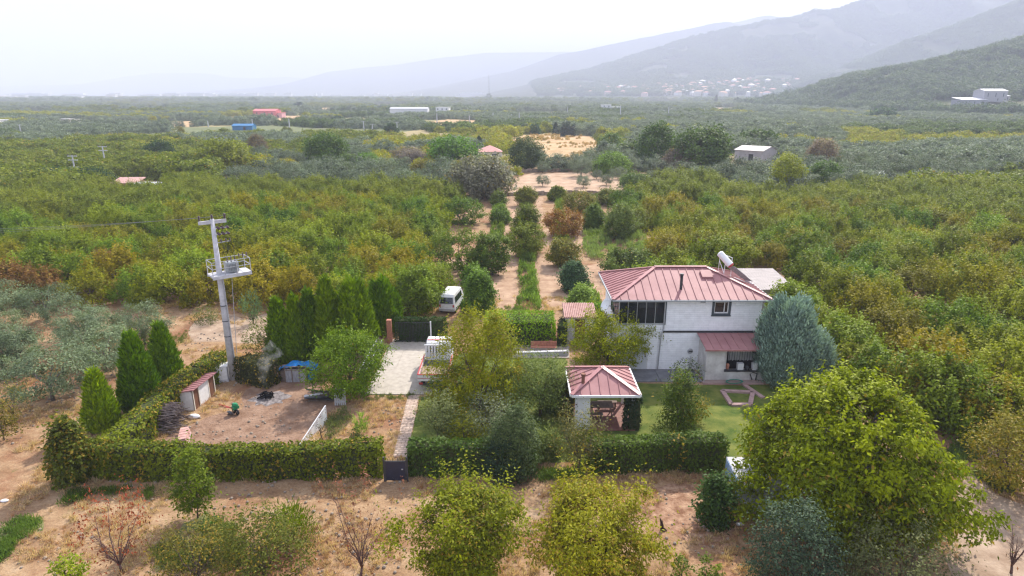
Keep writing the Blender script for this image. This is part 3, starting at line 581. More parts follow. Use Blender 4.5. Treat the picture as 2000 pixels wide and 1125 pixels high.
for k in range(5):
    x = XL+(XM-.1-XL)*k/5; hb_(MB().box(x+.05, x+.62, YF+.01, YF+.025, 3.56, 5.12), 'pane', TG, gf)
for k in range(4): y = YF+3.6*k/4; hb_(MB().box(XL+.02, XL+.035, y+.05, y+.86, 3.56, 5.12), 'pane', TG, gf)
hb_(MB().box(XM-.05, XM+.05, YF-.04, YF, 3.45, 5.3), 'dark_corner_post', DGREY)
c = MB(); c.box(8.3, 9.3, 44.2, 44.9, 4.15, 4.2)
for x in (8.35, 9.2):
    for y in (44.25, 44.8): c.box(x, x+.05, y, y+.05, 3.5, 4.15)
hb_(c, 'balcony_table', WOOD)
hb_(MB().box(10.0, 10.75, 42.75, 42.8, 3.6, 5.1), 'curtain', mat('grey_curtain', (.10,.12,.14), .9, .2, 5, stretch=(8,1,1)))
# window
wf = MB()
for a in ((wx0-.16,wx0,wz0-.14,wz1+.14),(wx1,wx1+.16,wz0-.14,wz1+.14),(wx0,wx1,wz0-.14,wz0),(wx0,wx1,wz1,wz1+.14)): wf.box(a[0], a[1], YF-.05, YF-.003, a[2], a[3])
wf = hb_(wf, 'window', DGREY); c = MB()
for a in ((wx0,wx0+.06,wz0,wz1),(wx1-.06,wx1,wz0,wz1),(wx0+.06,wx1-.06,wz0,wz0+.07),(wx0+.06,wx1-.06,wz1-.06,wz1),(14.88,14.94,wz0+.07,wz1-.06)): c.box(a[0], a[1], YF+.02, YF+.07, a[2], a[3])
hb_(c, 'sash', WHITE, wf); hb_(MB().box(wx0+.06, wx1-.06, YF+.1, YF+.115, wz0, wz1), 'pane', GLASS, wf); hb_(MB().box(wx0-.2, wx1+.2, YF-.09, YF-.01, wz0-.2, wz0-.145), 'sill', DGREY, wf)
# downpipe, door, vent, tap
c = MB(); c.tube([(10.72,YF-.09,5.35),(10.72,YF-.09,3.2),(10.58,YF-.09,2.7),(10.5,YF-.09,.1)], .045, 8); hb_(c, 'downpipe', GREYM)
dr = hb_(MB().box(8.75, 9.66, YF-.04, YF-.003, .08, 2.05), 'door', mat('pale_door', (.62,.64,.66), .5, .06, 3)); c = MB()
for a in ((8.67,8.75,.08,2.13),(9.66,9.74,.08,2.13),(8.75,9.66,2.05,2.13)): c.box(a[0], a[1], YF-.06, YF-.003, a[2], a[3])
hb_(c, 'door_frame', WHITE, dr); hb_(MB().box(9.52, 9.58, YF-.09, YF-.04, 1.0, 1.12), 'handle', DARKM, dr)
M_ = Matrix.Rotation(math.pi/2, 3, 'X'); c = MB(); c.lathe((12.75,YF-.01,1.45), [(.0,.1),(.17,.1),(.2,.06),(.2,0)], 18, M_); hb_(c, 'wall_vent', GREYM); c = MB(); c.box(12.62, 12.9, YF-.135, YF-.115, 1.42, 1.5); hb_(c, 'vent_flap', DARKM)
c = MB(); c.box(13.2, 13.55, YF-.02, YF-.0, 5.1, 5.2); hb_(c, 'eave_vent', DARKM)
# annex kitchen porch
ax0, ax1, af = 13.35, 17.5, 40.65
w = MB(); w.box(ax0, ax0+.2, af+.2, YF, 0, 2.42); w.box(ax0, 14.62, af, af+.2, 0, 2.36); w.box(14.62, ax1, af, af+.16, 0, .72); w.box(ax1-.2, ax1, af+.16, YF, 0, 2.42); w.box(14.62, 14.8, af+.2, YF, 0, 2.4)
an = hb_(w, 'porch_wall', mat('rough_white_stone', (.46,.44,.42), .85, scale=1.4, col2=(.68,.66,.64), bump=.03, bscale=3))
hb_(MB().box(14.62, ax1, af-.06, af+.2, .72, .8), 'counter', DARKM)
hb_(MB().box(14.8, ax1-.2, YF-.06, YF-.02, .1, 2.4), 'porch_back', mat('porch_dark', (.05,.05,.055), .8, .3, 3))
c = MB()
for k in range(22):
    x = 15.35+k*.09; z0 = .95+.02*(k % 3); c.box(x, x+.06, YF-.55-.04*(k % 2), YF-.5-.04*(k % 2), z0, 2.28)
hb_(c, 'slat_curtain', WHITE)
c = MB(); c.box(15.6, 16.0, af+.1, af+.4, .8, 1.25); hb_(c, 'white_box', PVC); c = MB(); c.box(16.6, 16.95, af+.05, af+.3, .8, 1.3); hb_(c, 'white_can', PVC); c = MB(); c.lathe((16.25,af+.1,.8), [(0,0),(.12,0),(.15,.12),(.13,.26),(.05,.33),(0,.33)], 14); hb_(c, 'cooking_pot', DARKM)
c = MB(); c.lathe((14.95,af+.3,.8), [(0,0),(.1,0),(.13,.3),(.06,.4),(0,.4)], 12); hb_(c, 'clay_jar', TERRA)
pr = shed_roof(None, [(13.15,40.3,2.48),(17.75,40.3,2.48),(17.75,42.58,2.84),(13.15,42.58,2.84)], 8, name='porch_roof'); pr.parent = hs; pr.location = (OX, OY, 0)
hb_(MB().box(13.1, 17.8, 40.24, 40.3, 2.38, 2.5), 'porch_gutter', REDL)
c = MB(); c.box(13.2, 17.6, 40.2, 40.64, 0, .1); hb_(c, 'porch_step', mat('pinkish_step', (.32,.24,.21), .85, .15, 3))
# railing beside the porch
rl = empty('railing', (13.2, 41.5, 0), 0, 'grey metal railing beside the white porch wall', 'railing')
c = MB(); A = Vector((-.42, 1.0, 0)); B = Vector((.02, -1.15, 0))
for k in range(4): c.bar(A+Vector((0,0,.25+.25*k)), B+Vector((0,0,.25+.25*k)), .035)
c.build('rail', GREYM, rl)
for q in (A, B): MB().bar(q, q+Vector((0,0,1.05)), .05).build('post', GREYM, rl)
MB().bar(A, B, .06, .05).build('bottom_rail', WHITE, rl)
# solar water heater on the roof (rests on the roof)
sh = empty('solar_water_heater', (15.9, 45.6, 6.2), 0, 'white cylindrical solar water tank tilted on a frame on the red roof', 'water heater')
T0 = Vector((-.65,.35,1.85)); T1 = Vector((.12,-.25,1.0)); ax = (T1-T0).normalized()
c = MB(); c.tube([T0-ax*.1, T0-ax*.04, T0, T1], [.12,.24,.28,.28], 20); c.build('tank', PVC, sh, smooth=False)
MB().tube([T1+ax*.01, T1+ax*.12, T1+ax*.15], [.27,.24,.1], 20).build('end_cap', TRIMR, sh)
c = MB(); 
for p, q in (((-.6,.5,.05),(-.62,.35,1.6)), ((.35,.1,-.15),(.3,.0,1.55)), ((.3,0,1.55),(-.3,.25,1.75)), ((-.35,-.2,-.0),(-.25,-.05,1.3)), ((-.62,.35,1.2),(-.35,-.2,.3)), ((.9,-.3,-.25),(-.35,-.2,.05)), ((1.5,-.2,-.5),(.3,.4,-.05))): c.bar(p, q, .04)
c.build('frame', WHITE, sh)
c = MB()
for k in range(9):
    o = Vector((.075,-.06,-.0))*k; c.tube([T1+Vector((-.3,.3,-.1))+o, Vector((1.1,-.05,-.08))+o*.9, Vector((1.55,-.25,-.33))+o*.7], .03, 6)
c.build('collector_tubes', mat('collector_grey', (.30,.28,.28), .3, .2, 4, spec=.6), sh)
c = MB(); c.bar((1.45,-.35,-.33), (2.0,-.65,-.55), .09); c.build('manifold', GREYM, sh)
sh.scale = (.88,.88,.88)
# dish on left gable wall
ds = empty('satellite_dish', (7.1, 44.4, 4.2), 0, 'white satellite dish mounted on the left wall of the house', 'satellite dish')
M_ = Matrix.Rotation(math.radians(-62), 3, 'Y') @ Matrix.Rotation(.3, 3, 'X'); c = MB(); c.lathe((-.25,0,.1), [(0,-.1),(.2,-.08),(.4,-.02),(.52,.05),(.52,.07),(.4,.0),(.2,-.06),(0,-.08)], 20, M_); c.build('dish', PVC, ds, smooth=True)
MB().bar((.4,0,0), (-.2,0,.08), .05).build('arm', GREYM, ds)

# ------------------------------------------------------------------ pavilion
pv_ = empty('pavilion', (5.42, 35.55, 0), 0, 'square open garden pavilion with red hipped metal roof and white gutter on the lawn', 'pavilion')
pr = hip_roof(pv_, -1.98, 1.98, -1.98, 1.95, 2.42, 3.3, 0, 0.001, (7, 7), fascia=.13)
for x in (-1.65, 1.65):
    for y in (-1.6, 1.6): MB().box(x-.07, x+.07, y-.07, y+.07, 0, 2.36).build('post', WHITE, pv_)
c = MB()
for a in ((-1.65,-1.6,1.65,-1.6),(-1.65,1.6,1.65,1.6),(-1.65,-1.53,-1.65,1.53),(1.65,-1.53,1.65,1.53)): c.bar((a[0],a[1],2.28), (a[2],a[3],2.28), .1, .12)
c.build('roof_beam', DARKM, pv_)
MB().box(-1.85, 1.85, -1.8, 1.8, 0, .08).build('floor_slab', mat('red_tile_floor', (.2,.09,.07), .7, .2, 3), pv_)
MB().box(-1.58, -.85, -1.75, -1.55, .08, 2.2).build('side_wall', WHITE, pv_)
c = MB(); c.tube([(-1.25,-1.2,2.5),(-1.25,-1.2,3.35)], .1, 10); c.tube([(-1.25,-1.2,3.3),(-1.25,-1.2,3.42)], .14, 10); c.build('chimney', mat('rusty_pipe', (.2,.09,.06), .8, .3, 5), pv_)
tb_ = empty('garden_table', (5.5, 35.6, .08), 0, 'dark wooden table standing inside the pavilion', 'table'); MB().box(-.7,.7,-.4,.4,.68,.74).build('tabletop', WOOD, tb_)
for x in (-.6,.6):
    for y in (-.3,.3): MB().box(x-.03,x+.03,y-.03,y+.03,0,.68).build('leg', WOOD, tb_)
for k, (x, y, lb) in enumerate(((4.9,34.9,'wooden bench in front of the table inside the pavilion'),(6.0,36.5,'wooden bench behind the table inside the pavilion'))):
    bn = empty('bench', (x, y, .08), 0, lb, 'bench'); MB().box(-.6,.6,-.15,.15,.42,.46).build('seat', WOOD, bn)
    for q in (-.5,.5): MB().box(q-.03,q+.03,-.13,.13,0,.42).build('leg', WOOD, bn)
# sunken garden bed frame of pinkish stone at the right of the lawn
PK = mat('pink_kerb', (.36,.24,.22), .85, .18, 4)
c = MB(); q = [G(1410,765), G(1470,768), G(1465,792), G(1428,792)]
for i in range(4): c.bar(Vector(q[i])+Vector((0,0,.07)), Vector(q[(i+1) % 4])+Vector((0,0,.07)), .28, .14)
tag(c.build('flower_bed_edging', PK), 'pinkish stone edging around a small empty flower bed on the lawn', 'bed edging')
c = MB(); c.bar(Vector(G(1452,752))+Vector((0,0,.05)), Vector(G(1490,778))+Vector((0,0,.05)), .3, .1); c.bar(Vector(G(1372,749))+Vector((0,0,.045)), Vector(G(1490,749))+Vector((0,0,.045)), .35, .09)
tag(c.build('garden_path', PK), kind='structure')
c = MB(); hp = [Vector(G(1434+16*math.cos(a*.7)*(1+.1*math.sin(a*2.3)), 745+4*math.sin(a*.7), .02+.008*a)) for a in range(46)]; c.tube(hp, .022, 6)
tag(c.build('garden_hose', mat('green_hose', (.01,.22,.15), .4, .2, 4)), 'coiled green garden hose lying below the porch counter', 'hose')
c = MB(); c.tube([(16.6,40.55,.15),(16.4,40.5,.6),(16.6,40.52,.72),(16.9,40.55,.6),(16.85,40.58,.1)], .035, 6); tag(c.build('water_pipe', DARKM), 'dark curved water pipe against the low white porch wall', 'pipe')
# ------------------------------------------------------------------ vehicles
def wheel(root, x, y, r=.3, w=.2):
    M_ = Matrix.Rotation(math.pi/2, 3, 'Y'); c = MB(); c.lathe((x, y, r), [(r*.55,-w/2),(r*.93,-w/2),(r,-w*.35),(r,w*.35),(r*.93,w/2),(r*.55,w/2)], 20, M_); wh = c.build('wheel', RUBBER, root, smooth=True)
    c = MB(); c.lathe((x, y, r), [(0,-w*.42),(r*.2,-w*.46),(r*.55,-w*.3),(r*.56,w*.3),(r*.2,w*.46),(0,w*.42)], 16, M_); c.build('rim', CHROME, wh, smooth=True); return wh
tk = empty('flatbed_truck', (-5.26, 41.6, 0.05), 0, 'white flatbed truck with red trim parked on the concrete driveway', 'truck')
c = MB(); c.box(-.98, .98, -2.6, .72, .72, .8); c.box(-.35, -.25, -2.5, 2.4, .5, .72); c.box(.25, .35, -2.5, 2.4, .5, .72); c.build('chassis', DARKM, tk)
def board(name, x0, x1, y0, y1, m=WHITE, z0=.74, z1=1.18):
    o = MB().box(x0, x1, y0, y1, z0, z1).build(name, m, tk, bevel=.01); e = .012; c = MB()
    c.box(x0-e, x1+e, y0-e, y1+e, z1, z1+.05); c.box(x0-e, x1+e, y0-e, y1+e, .93, .96); c.build('trim', TRIMR, o); return o
board('tailgate', -1.0, 1.0, -2.66, -2.61); board('side_board', -1.02, -.97, -2.6, .72); board('side_board', .97, 1.02, -2.6, .72)
c = MB()
for k in range(9): c.box(-.92+.205*k, -.78+.205*k, .74, .78, .8, 1.95)
c.box(-.98,.98,.73,.79,1.9,1.98); c.box(-.98,.98,.73,.79,.78,.86); c.build('headboard', PVC, tk)
MB().box(-.9, .9, -2.5, -.6, .8, .92).build('sand_load', mat('sand_load', (.33,.25,.19), .95, .25, 5, bump=.05), tk)
c = MB(); v = [(-.92,.98),(.92,.98)]
P_ = [(.98,.55),(.98,1.75),(1.05,2.02),(1.3,2.1),(2.1,2.08),(2.45,1.95),(2.78,1.2),(2.82,.5)]
c.v = [(-.92+.06*(z>1.5), y, z) for y, z in P_]+[(.92-.06*(z>1.5), y, z) for y, z in P_]; n_ = len(P_); c.f = [tuple(range(n_)), tuple(range(n_, 2*n_))[::-1]]+[(i, i+n_, (i+1) % n_+n_, (i+1) % n_) for i in range(n_)]
cb = c.build('cab', WHITE, tk, bevel=.05); MB().box(-.78, .78, .965, .978, 1.3, 1.78).build('rear_window', GLASS, cb)
c = MB()
for k in range(7): c.box(-.66+.22*k-.012, -.66+.22*k+.012, .94, .962, 1.26, 1.82)
c.build('window_bars', PVC, cb); MB().box(-.8, .8, 1.3, 1.4, 2.1, 2.14).build('roof_stripe', TRIMR, cb)
for s in (-1, 1): MB().box(s*.915-.015, s*.915+.015, 1.35, 2.3, 1.28, 1.8).build('side_window', GLASS, cb); MB().box(s*1.05-.06, s*1.05+.06, 2.45, 2.5, 1.35, 1.65).build('mirror', DARKM, cb)
MB().box(-.8,.8,2.5,2.52,1.3,1.8).build('windscreen', GLASS, cb)
for s in (-1, 1): MB().box(s*.8-.13, s*.8+.13, -2.7, -2.64, .52, .64).build('tail_light', TRIMR, tk)
MB().box(-.9,.9,-2.62,-2.56,.45,.55).build('bumper', DARKM, tk)
for x in (-.8,.8):
    for y in (-1.6, 1.9): wheel(tk, x, y, .32)

vn = empty('minivan', (-5.6, 56.5, 0), -.16, 'small white van parked between shrubs behind the driveway hedge', 'van')
c = MB(); P_ = [(-1.75,.3),(-1.78,.95),(-1.62,1.6),(-1.45,1.82),(.9,1.85),(1.25,1.72),(1.7,1.05),(1.82,.85),(1.82,.3)]
def vw(z): return .74 if z < 1.0 else .74-.13*(z-1.0)/.8
c.v = [(-vw(z), y, z) for y, z in P_]+[(vw(z), y, z) for y, z in P_]; n_ = len(P_); c.f = [tuple(range(n_)), tuple(range(n_, 2*n_))[::-1]]+[(i, i+n_, (i+1) % n_+n_, (i+1) % n_) for i in range(n_)]
vb = c.build('body', WHITE, vn, bevel=.06)
c = MB(); c.v = [(-.58,-1.775,1.02),(.58,-1.775,1.02),(.54,-1.625,1.55),(-.54,-1.625,1.55),(-.58,-1.82,1.02),(.58,-1.82,1.02),(.54,-1.665,1.55),(-.54,-1.665,1.55)]; c.f = [(0,1,2,3),(7,6,5,4),(4,5,1,0),(5,6,2,1),(6,7,3,2),(7,4,0,3)]; c.build('rear_window', GLASS, vn)
for s in (-1, 1):
    for y0, y1 in ((-1.4,-.65),(-.58,.2),(.27,1.0)):
        c = MB(); a = s*.755; b2 = s*.69; c.v = [(a,y0,1.03),(a,y1,1.03),(b2,y1-.04,1.55),(b2,y0+.04,1.55)]; c.f = [(0,1,2,3)]; o = c.build('side_window', GLASS, vn); md = o.modifiers.new('s','SOLIDIFY'); md.thickness = .02
    MB().box(s*.62-.07, s*.62+.07, -1.82, -1.76, .7, .92).build('tail_light', TRIMR, vn)
    for y in (-1.15, 1.15): wheel(vn, s*.66, y, .28, .17)
MB().box(-.7,.7,-1.86,-1.77,.32,.5).build('bumper', GREYM, vn); MB().box(-.2,.2,-1.8,-1.775,.72,.84).build('number_plate', WHITE, vn); MB().box(-.6,.6,1.48,1.52,1.1,1.55).build('windscreen', GLASS, vn)

# ------------------------------------------------------------------ utility pole with transformer
pb = at(457, 742, 41.0); up = empty('transformer_pole', (pb[0], 41.0, 0), 0, 'tall white concrete utility pole carrying a transformer platform above the hedge', 'utility pole')
c = MB(); c.tube([(0,0,-.3),(0,0,6),(0,0,11.3)], [.27,.21,.13], 14); c.build('pole', CONCR, up, smooth=True)
AR = Matrix.Rotation(math.radians(40), 4, 'Z')      # the cross-arm runs slightly into the distance
def R3(x, y, z): return tuple(AR @ Vector((x, y, z)))
c = MB(); c.box(-.85, .85, -.07, .07, 11.08, 11.22, AR); c.v = [(x, y, z-.12*abs(x) if z < 11.1 else z) for x, y, z in c.v]; c.build('cross_arm', CONCR, up)
INS = mat('brown_insulator', (.06,.03,.035), .3, .2, 6, spec=.6)
def insul(p, d, n=5, r=.085, par=up, ln=.34):
    p = Vector(p); d = Vector(d).normalized(); pts = []; rad = []
    for k in range(n*2+1): pts.append(p+d*ln*k/(n*2)); rad.append(r if k % 2 else r*.45)
    MB().tube(pts, rad, 10).build('insulator', INS, par, smooth=False)
for x in (-.78, 0, .78): insul(R3(x, 0, 11.25), (0, 0, 1))
for z in (10.65, 10.25): 
    MB().tube([R3(.1,0,z), R3(.95,-.05,z+.03)], .03, 6).build('bracket', GREYM, up)
    for x in (.3,.58,.88): insul(R3(x,-.2,z+.02), R3(0,1,0), 5, .09, up, .5)
MB().tube([R3(.1,0,9.7), R3(.95,-.05,9.75)], .03, 6).build('bracket', GREYM, up)
for x in (.35,.65,.9): insul(R3(x,-.12,9.75), (0,0,1), 3, .06, up, .2)
c = MB(); c.box(-.6, 1.9, -.65, .65, 7.5, 7.62, AR); c.box(-.6, 1.9, -.65, -.57, 7.4, 7.5, AR); c.box(-.6,1.9,.57,.65,7.4,7.5,AR); pf = c.build('platform', CONCR, up)
c = MB(); 
for (x0, y0, x1, y1) in ((-.56,-.6,1.86,-.6),(-.56,.6,1.86,.6),(-.56,-.6,-.56,.6),(1.86,-.6,1.86,.6)):
    for z in (8.1, 8.55): c.bar(R3(x0,y0,z), R3(x1,y1,z), .035)
for x in (-.56,.2,1.0,1.86):
    for y in (-.6,.6): c.bar(R3(x,y,7.62), R3(x,y,8.55), .04)
c.build('guard_rail', GREYM, pf)
c = MB(); c.box(.45, 1.2, -.32, .32, 7.67, 8.35, AR)
for k in range(7): c.box(.5+.1*k, .53+.1*k, -.42, .42, 7.75, 8.27, AR)
tr_ = c.build('transformer', mat('grey_transformer', (.34,.37,.38), .5, .12, 4), up)
for x in (.58,.82,1.06): insul(R3(x,-.1,8.35), (0,0,1), 4, .06, up, .32)
for x in (1.4,1.65,1.9): insul(R3(x,.1,8.5), (0,0,1), 4, .06, up, .3)
for q in ([R3(.82,-.1,8.65), R3(.75,0,9.2), R3(.65,-.1,9.85)], [R3(1.06,-.1,8.65), R3(1.1,0,9.3), R3(.9,-.1,9.85)], [R3(.6,-.1,8.65), R3(.5,0,9.3), R3(.35,-.1,9.85)]): MB().tube(q, .012, 4).build('cable', DARKM, up)
for x in (.3,.58,.88): MB().tube([R3(x,.3,10.67), R3(x+.3,.1,11.1), R3(.85,0,11.55)], .012, 4).build('cable', DARKM, up)
MB().tube([(.24,-.1,7.3),(.27,-.1,3),(.3,-.1,1.2)], .035, 6).build('cable', GREYM, up); MB().tube([(.75,.1,7.4),(.55,.1,4.4),(.4,0,1.2)], .018, 5).build('cable', GREYM, up)
for z in (5.4,4.3,3.2,2.2): MB().tube([(0,0,z),(0,0,z+.05)], .245, 14).build('pole_strap', DARKM, up)
for k, x in enumerate((-.78, 0, .78)):
    a = Vector(R3(x,0,11.45))+up.location; b_ = Vector(at(-260, 452+k*7, 46+k)); m_ = a.lerp(b_, .5)+Vector((0,0,-.35)); c = MB()
    c.tube([a.lerp(m_, t) if 0 else (a*(1-t)**2+m_*2*t*(1-t)+b_*t*t) for t in [i/14 for i in range(15)]], .007, 4)
    tag(c.build('power_line', mat('aluminium_wire', (.22,.23,.22), .4, .1, 3) if k == 0 else bpy.data.materials['aluminium_wire']), ['power line running left from the near end of the transformer pole cross-arm','power line running left from the middle of the transformer pole cross-arm','power line running left from the far end of the transformer pole cross-arm'][k], 'power line')
p = G(447, 742); eb = empty('electric_cabinet', (p[0]-.35, p[1]-.1, 0), .25, 'pale grey electric cabinet standing at the foot of the transformer pole', 'electric cabinet')
MB().box(-.38,.38,-.28,.28,.1,1.15).build('cabinet_body', CONCR, eb); MB().slab([(-.43,-.33,1.18),(.43,-.33,1.18),(.43,.33,1.24),(-.43,.33,1.24)], .05).build('lid', WHITE, eb); c = MB(); c.box(-.36,-.01,-.3,-.285,.18,1.1); c.box(.01,.36,-.3,-.285,.18,1.1); c.build('door', WHITE, eb); MB().box(-.4,.4,-.3,.3,0,.1).build('plinth', CONCR, eb)

# ------------------------------------------------------------------ yard on the left
P1 = Vector(G(381,802)); P2 = Vector(G(422,768)); d = (P2-P1).normalized(); Lg = (P2-P1).length; ang = math.atan2(d.y, d.x)
sd_ = empty('hen_house', P1, ang, 'low white shed with a red metal lean-to roof beside the ivy hedge', 'shed')
Wd = 1.0
c = MB(); c.box(.65, Lg-.75, 0, .08, 0, 1.32); c.box(.0,.08,.08,Wd,0,1.25); c.box(Lg-.08,Lg,.08,Wd,0,1.25); c.box(.08,Lg-.08,Wd-.08,Wd,0,1.1); c.build('wall', WHITE, sd_)
MB().box(.08,.65,.02,.06,.0,1.3).build('door', BROWN, sd_); MB().box(Lg-.75,Lg-.08,.02,.06,0,1.3).build('door', BROWN, sd_)
for x in (0., .6, Lg-.75, Lg-.08): MB().box(x,x+.08,-.02,.0,0,1.32).build('post', CREAM, sd_)
c = MB(); pts = [(-.15,-.15,1.46),(Lg+.15,-.15,1.46),(Lg+.15,Wd+.15,1.2),(-.15,Wd+.15,1.2)]; c.slab(pts, .04)
for k in range(9):
    x = -.12+(Lg+.24)*k/8; c.bar((x,-.15,1.48), (x,Wd+.15,1.22), .05, .04)
c.build('roof', RED, sd_)
# pile of cut branches
rg = random.Random(4); p = G(316,838); bp_ = MB()
for k in range(420):
    lay = rg.random(); z = .05+lay*1.25; sp_ = 1-.45*lay; cx = rg.uniform(-1.25,1.15)*sp_; cyy = rg.uniform(-.8,1.0)*sp_+lay*.4; a = rg.gauss(.1,.3); ln = rg.uniform(.5,1.3); r = rg.choice((.015,.022,.03,.045))
    dx, dy = math.cos(a)*ln, math.sin(a)*ln*.6; j = lambda: rg.uniform(-.1,.1)
    bp_.tube([(cx-dx/2,cyy-dy/2,max(.02,z+j())),(cx-dx/6+j(),cyy+j(),z+j()*.6),(cx+dx/5,cyy+j(),z+j()),(cx+dx/2,cyy+dy/2,max(.02,z+j()))], [r,r*.9,r*.8,r*.6], 5)
o = bp_.build('branch_pile', mat('dead_branch', (.085,.06,.055), .9, scale=2.5, col2=(.30,.25,.23))); o.location = p; tag(o, 'heap of crooked grey cut branches stacked beside the hedge', 'branch pile', None, 'stuff')
# stack of pink tiles
p = G(360,856); ts = empty('tile_stack', p, .35, 'low stack of faded pink roof sheets lying near the front hedge', 'roof sheets')
for k in range(5):
    c = MB(); zz = .05+.07*k
    for q in range(5): c.bar((-.32+.02*k, -.8+.3*q+.05*k, zz), (.32-.03*k+.02*(q % 2), -.8+.3*q+.05*k, zz+.01), .26, .035)
    c.build('sheet', PINKT if k % 2 else mat('pale_sheet', (.48,.36,.36), .7, .15, 3) if k == 0 else PINKT, ts)
p = G(379,816); c = MB(); c.lathe((0,0,0), [(0,.0),(.28,.02),(.32,.1),(.22,.2),(.08,.25),(0,.25)], 12); o = c.build('sack', PVC, smooth=True); o.location = p; o.scale = (1.2,.7,1); tag(o, 'crumpled white sack lying on the ground below the low shed', 'sack')
# rotary tiller
p = G(461,808); tl = empty('garden_tiller', p, .9, 'small green and red walk-behind tiller standing on the tilled soil', 'tiller')
c = MB(); c.box(-.2,.2,-.14,.14,.34,.52); c.lathe((0,0,.52), [(.17,0),(.18,.1),(.12,.2),(0,.22)], 12); c.build('engine_cover', mat('green_paint', (.01,.20,.08), .4, .2, 4), tl, bevel=.02)
for y in (-.2,.2): wheel(tl, 0, y, .18, .09).rotation_euler = (0,0,0)
c = MB(); c.bar((-.15,-.1,.45), (-.85,-.26,.9), .035); c.bar((-.15,.1,.45), (-.85,.26,.9), .035); c.bar((-.5,-.18,.68),(-.5,.18,.68),.03); c.build('handlebar', TRIMR, tl)
c = MB()
for k in range(8):
    a = k*math.pi/4; c.bar((-.38,(-.2+.055*k),.15), (-.38+.16*math.cos(a),(-.2+.055*k),.15+.14*math.sin(a)), .035)
c.box(-.46,-.28,-.22,.22,.24,.27); c.build('tines', DARKM, tl)
# bonfire with smoke
p = G(527,778); sheet('ash_patch', ragged([(p[0]+1.2*math.cos(a*.35)*(1+.25*math.sin(a*2.1)), p[1]+1.0*math.sin(a*.35)*(1+.2*math.sin(a*3.3))) for a in range(18)], .12, .3, 9), mat('ash', (.07,.06,.06), .98, scale=3.5, col2=(.30,.27,.26), detail=9), z=.012)
bf = empty('bonfire_heap', (p[0]-.25, p[1]+.1, 0), 0, 'small charred smouldering heap on an ash patch in the yard', 'bonfire'); c = MB(); rg = random.Random(8)
for k in range(70):
    a = rg.uniform(0,6.28); r = rg.uniform(0,.45); z = rg.uniform(.02,.5)*(1-r*1.3); q = Vector((r*math.cos(a), r*math.sin(a), max(.03,z))); e = Vector((rg.uniform(-.25,.25),rg.uniform(-.25,.25),rg.uniform(-.05,.2))); c.tube([q-e*.5, q+e*.5], [.05,.03], 5)
c.build('charred_wood', mat('char', (.012,.012,.013), .95, .4, 6), bf)
sm = bpy.data.materials.new('smoke'); sm.use_nodes = True; n = sm.node_tree; n.nodes.remove(n.nodes['Principled BSDF']); v = n.nodes.new('ShaderNodeVolumePrincipled'); v.inputs['Color'].default_value = (.97,.985,1,1); v.inputs['Anisotropy'].default_value = .3
t = n.nodes.new('ShaderNodeTexCoord'); z = n.nodes.new('ShaderNodeTexNoise'); z.inputs['Scale'].default_value = 1.6; z.inputs['Detail'].default_value = 5; z.inputs['Distortion'].default_value = 1.2; mr = n.nodes.new('ShaderNodeMapRange'); mr.inputs['From Min'].default_value = .43; mr.inputs['From Max'].default_value = .8; mr.inputs['To Max'].default_value = .7
n.links.new(t.outputs['Object'], z.inputs['Vector']); n.links.new(z.outputs['Fac'], mr.inputs['Value']); n.links.new(mr.outputs[0], v.inputs['Density']); n.links.new(v.outputs[0], n.nodes['Material Output'].inputs['Volume'])
c = MB(); c.tube([(-.2,.1,.35),(-.25,.2,.8),(-.5,.4,1.3),(-.55,.9,1.9),(-.3,1.5,2.5),(.1,1.9,2.8)], [.08,.16,.28,.45,.62,.7], 14); o = c.build('smoke', sm, smooth=True); bm = bmesh.new(); bm.from_mesh(o.data); bmesh.ops.recalc_face_normals(bm, faces=bm.faces); bm.to_mesh(o.data); bm.free(); o.location = p; tag(o, 'thin bluish smoke rising from the smouldering heap', 'smoke', None, 'stuff')
# tarp-covered coop
p = G(578,750); cp_ = empty('animal_coop', (p[0], p[1]+.3, 0), .05, 'low grey coop under a bright blue tarpaulin behind the smoking heap', 'coop')
MB().box(-.75,.65,0,.1,.0,.95).build('front_panel', mat('grey_board', (.30,.30,.32), .8, .25, 3, stretch=(4,1,1)), cp_)
c = MB()
for x in (-.78,-.3,.2,.66): c.box(x-.03,x+.03,-.04,-.005,0,1.2)
c.box(-.8,.7,-.05,-.01,1.14,1.2); c.box(-.8,.7,-.05,-.01,.9,.96); c.build('frame', WOOD, cp_)
c = MB(); nx, ny = 22, 14; 
for j in range(ny+1):
    for i in range(nx+1):
        x = -1.35+2.75*i/nx; y = .05+1.5*j/ny; zz = 1.18-.42*(abs(x-.0)/1.35)**2.4-.25*(j/ny)**2+.07*math.sin(5*x+3*y)+.05*math.sin(11*x-7*y); c.v.append((x, y, zz))
c.f = [(j*(nx+1)+i, j*(nx+1)+i+1, (j+1)*(nx+1)+i+1, (j+1)*(nx+1)+i) for j in range(ny) for i in range(nx)]; o = c.build('tarpaulin', TARP, cp_, smooth=True); md = o.modifiers.new('s','SOLIDIFY'); md.thickness = .03
c = MB(); c.box(-1.3,-.8,.2,1.4,0,.75); c.box(.7,1.3,.2,1.4,0,.7); c.box(-.8,.7,.5,1.45,0,.9); c.build('crate_stack', WOOD, cp_)
c = MB(); c.lathe((.95,.15,.35), [(0,-.35),(.2,-.3),(.24,0),(.2,.3),(0,.35)], 12); c.build('tarp_bundle', TARP, cp_)
for px_, py_, lb in ((545,768,'dark plank lying beside the ash patch'),):
    pass
c = MB(); a = Vector(G(463,731)); b2 = Vector(G(507,722)); c.bar(a+Vector((0,0,.06)), b2+Vector((0,0,.08)), .28, .06); tag(c.build('plank', WOOD), 'long grey plank lying along the back hedge right of the utility pole', 'plank')
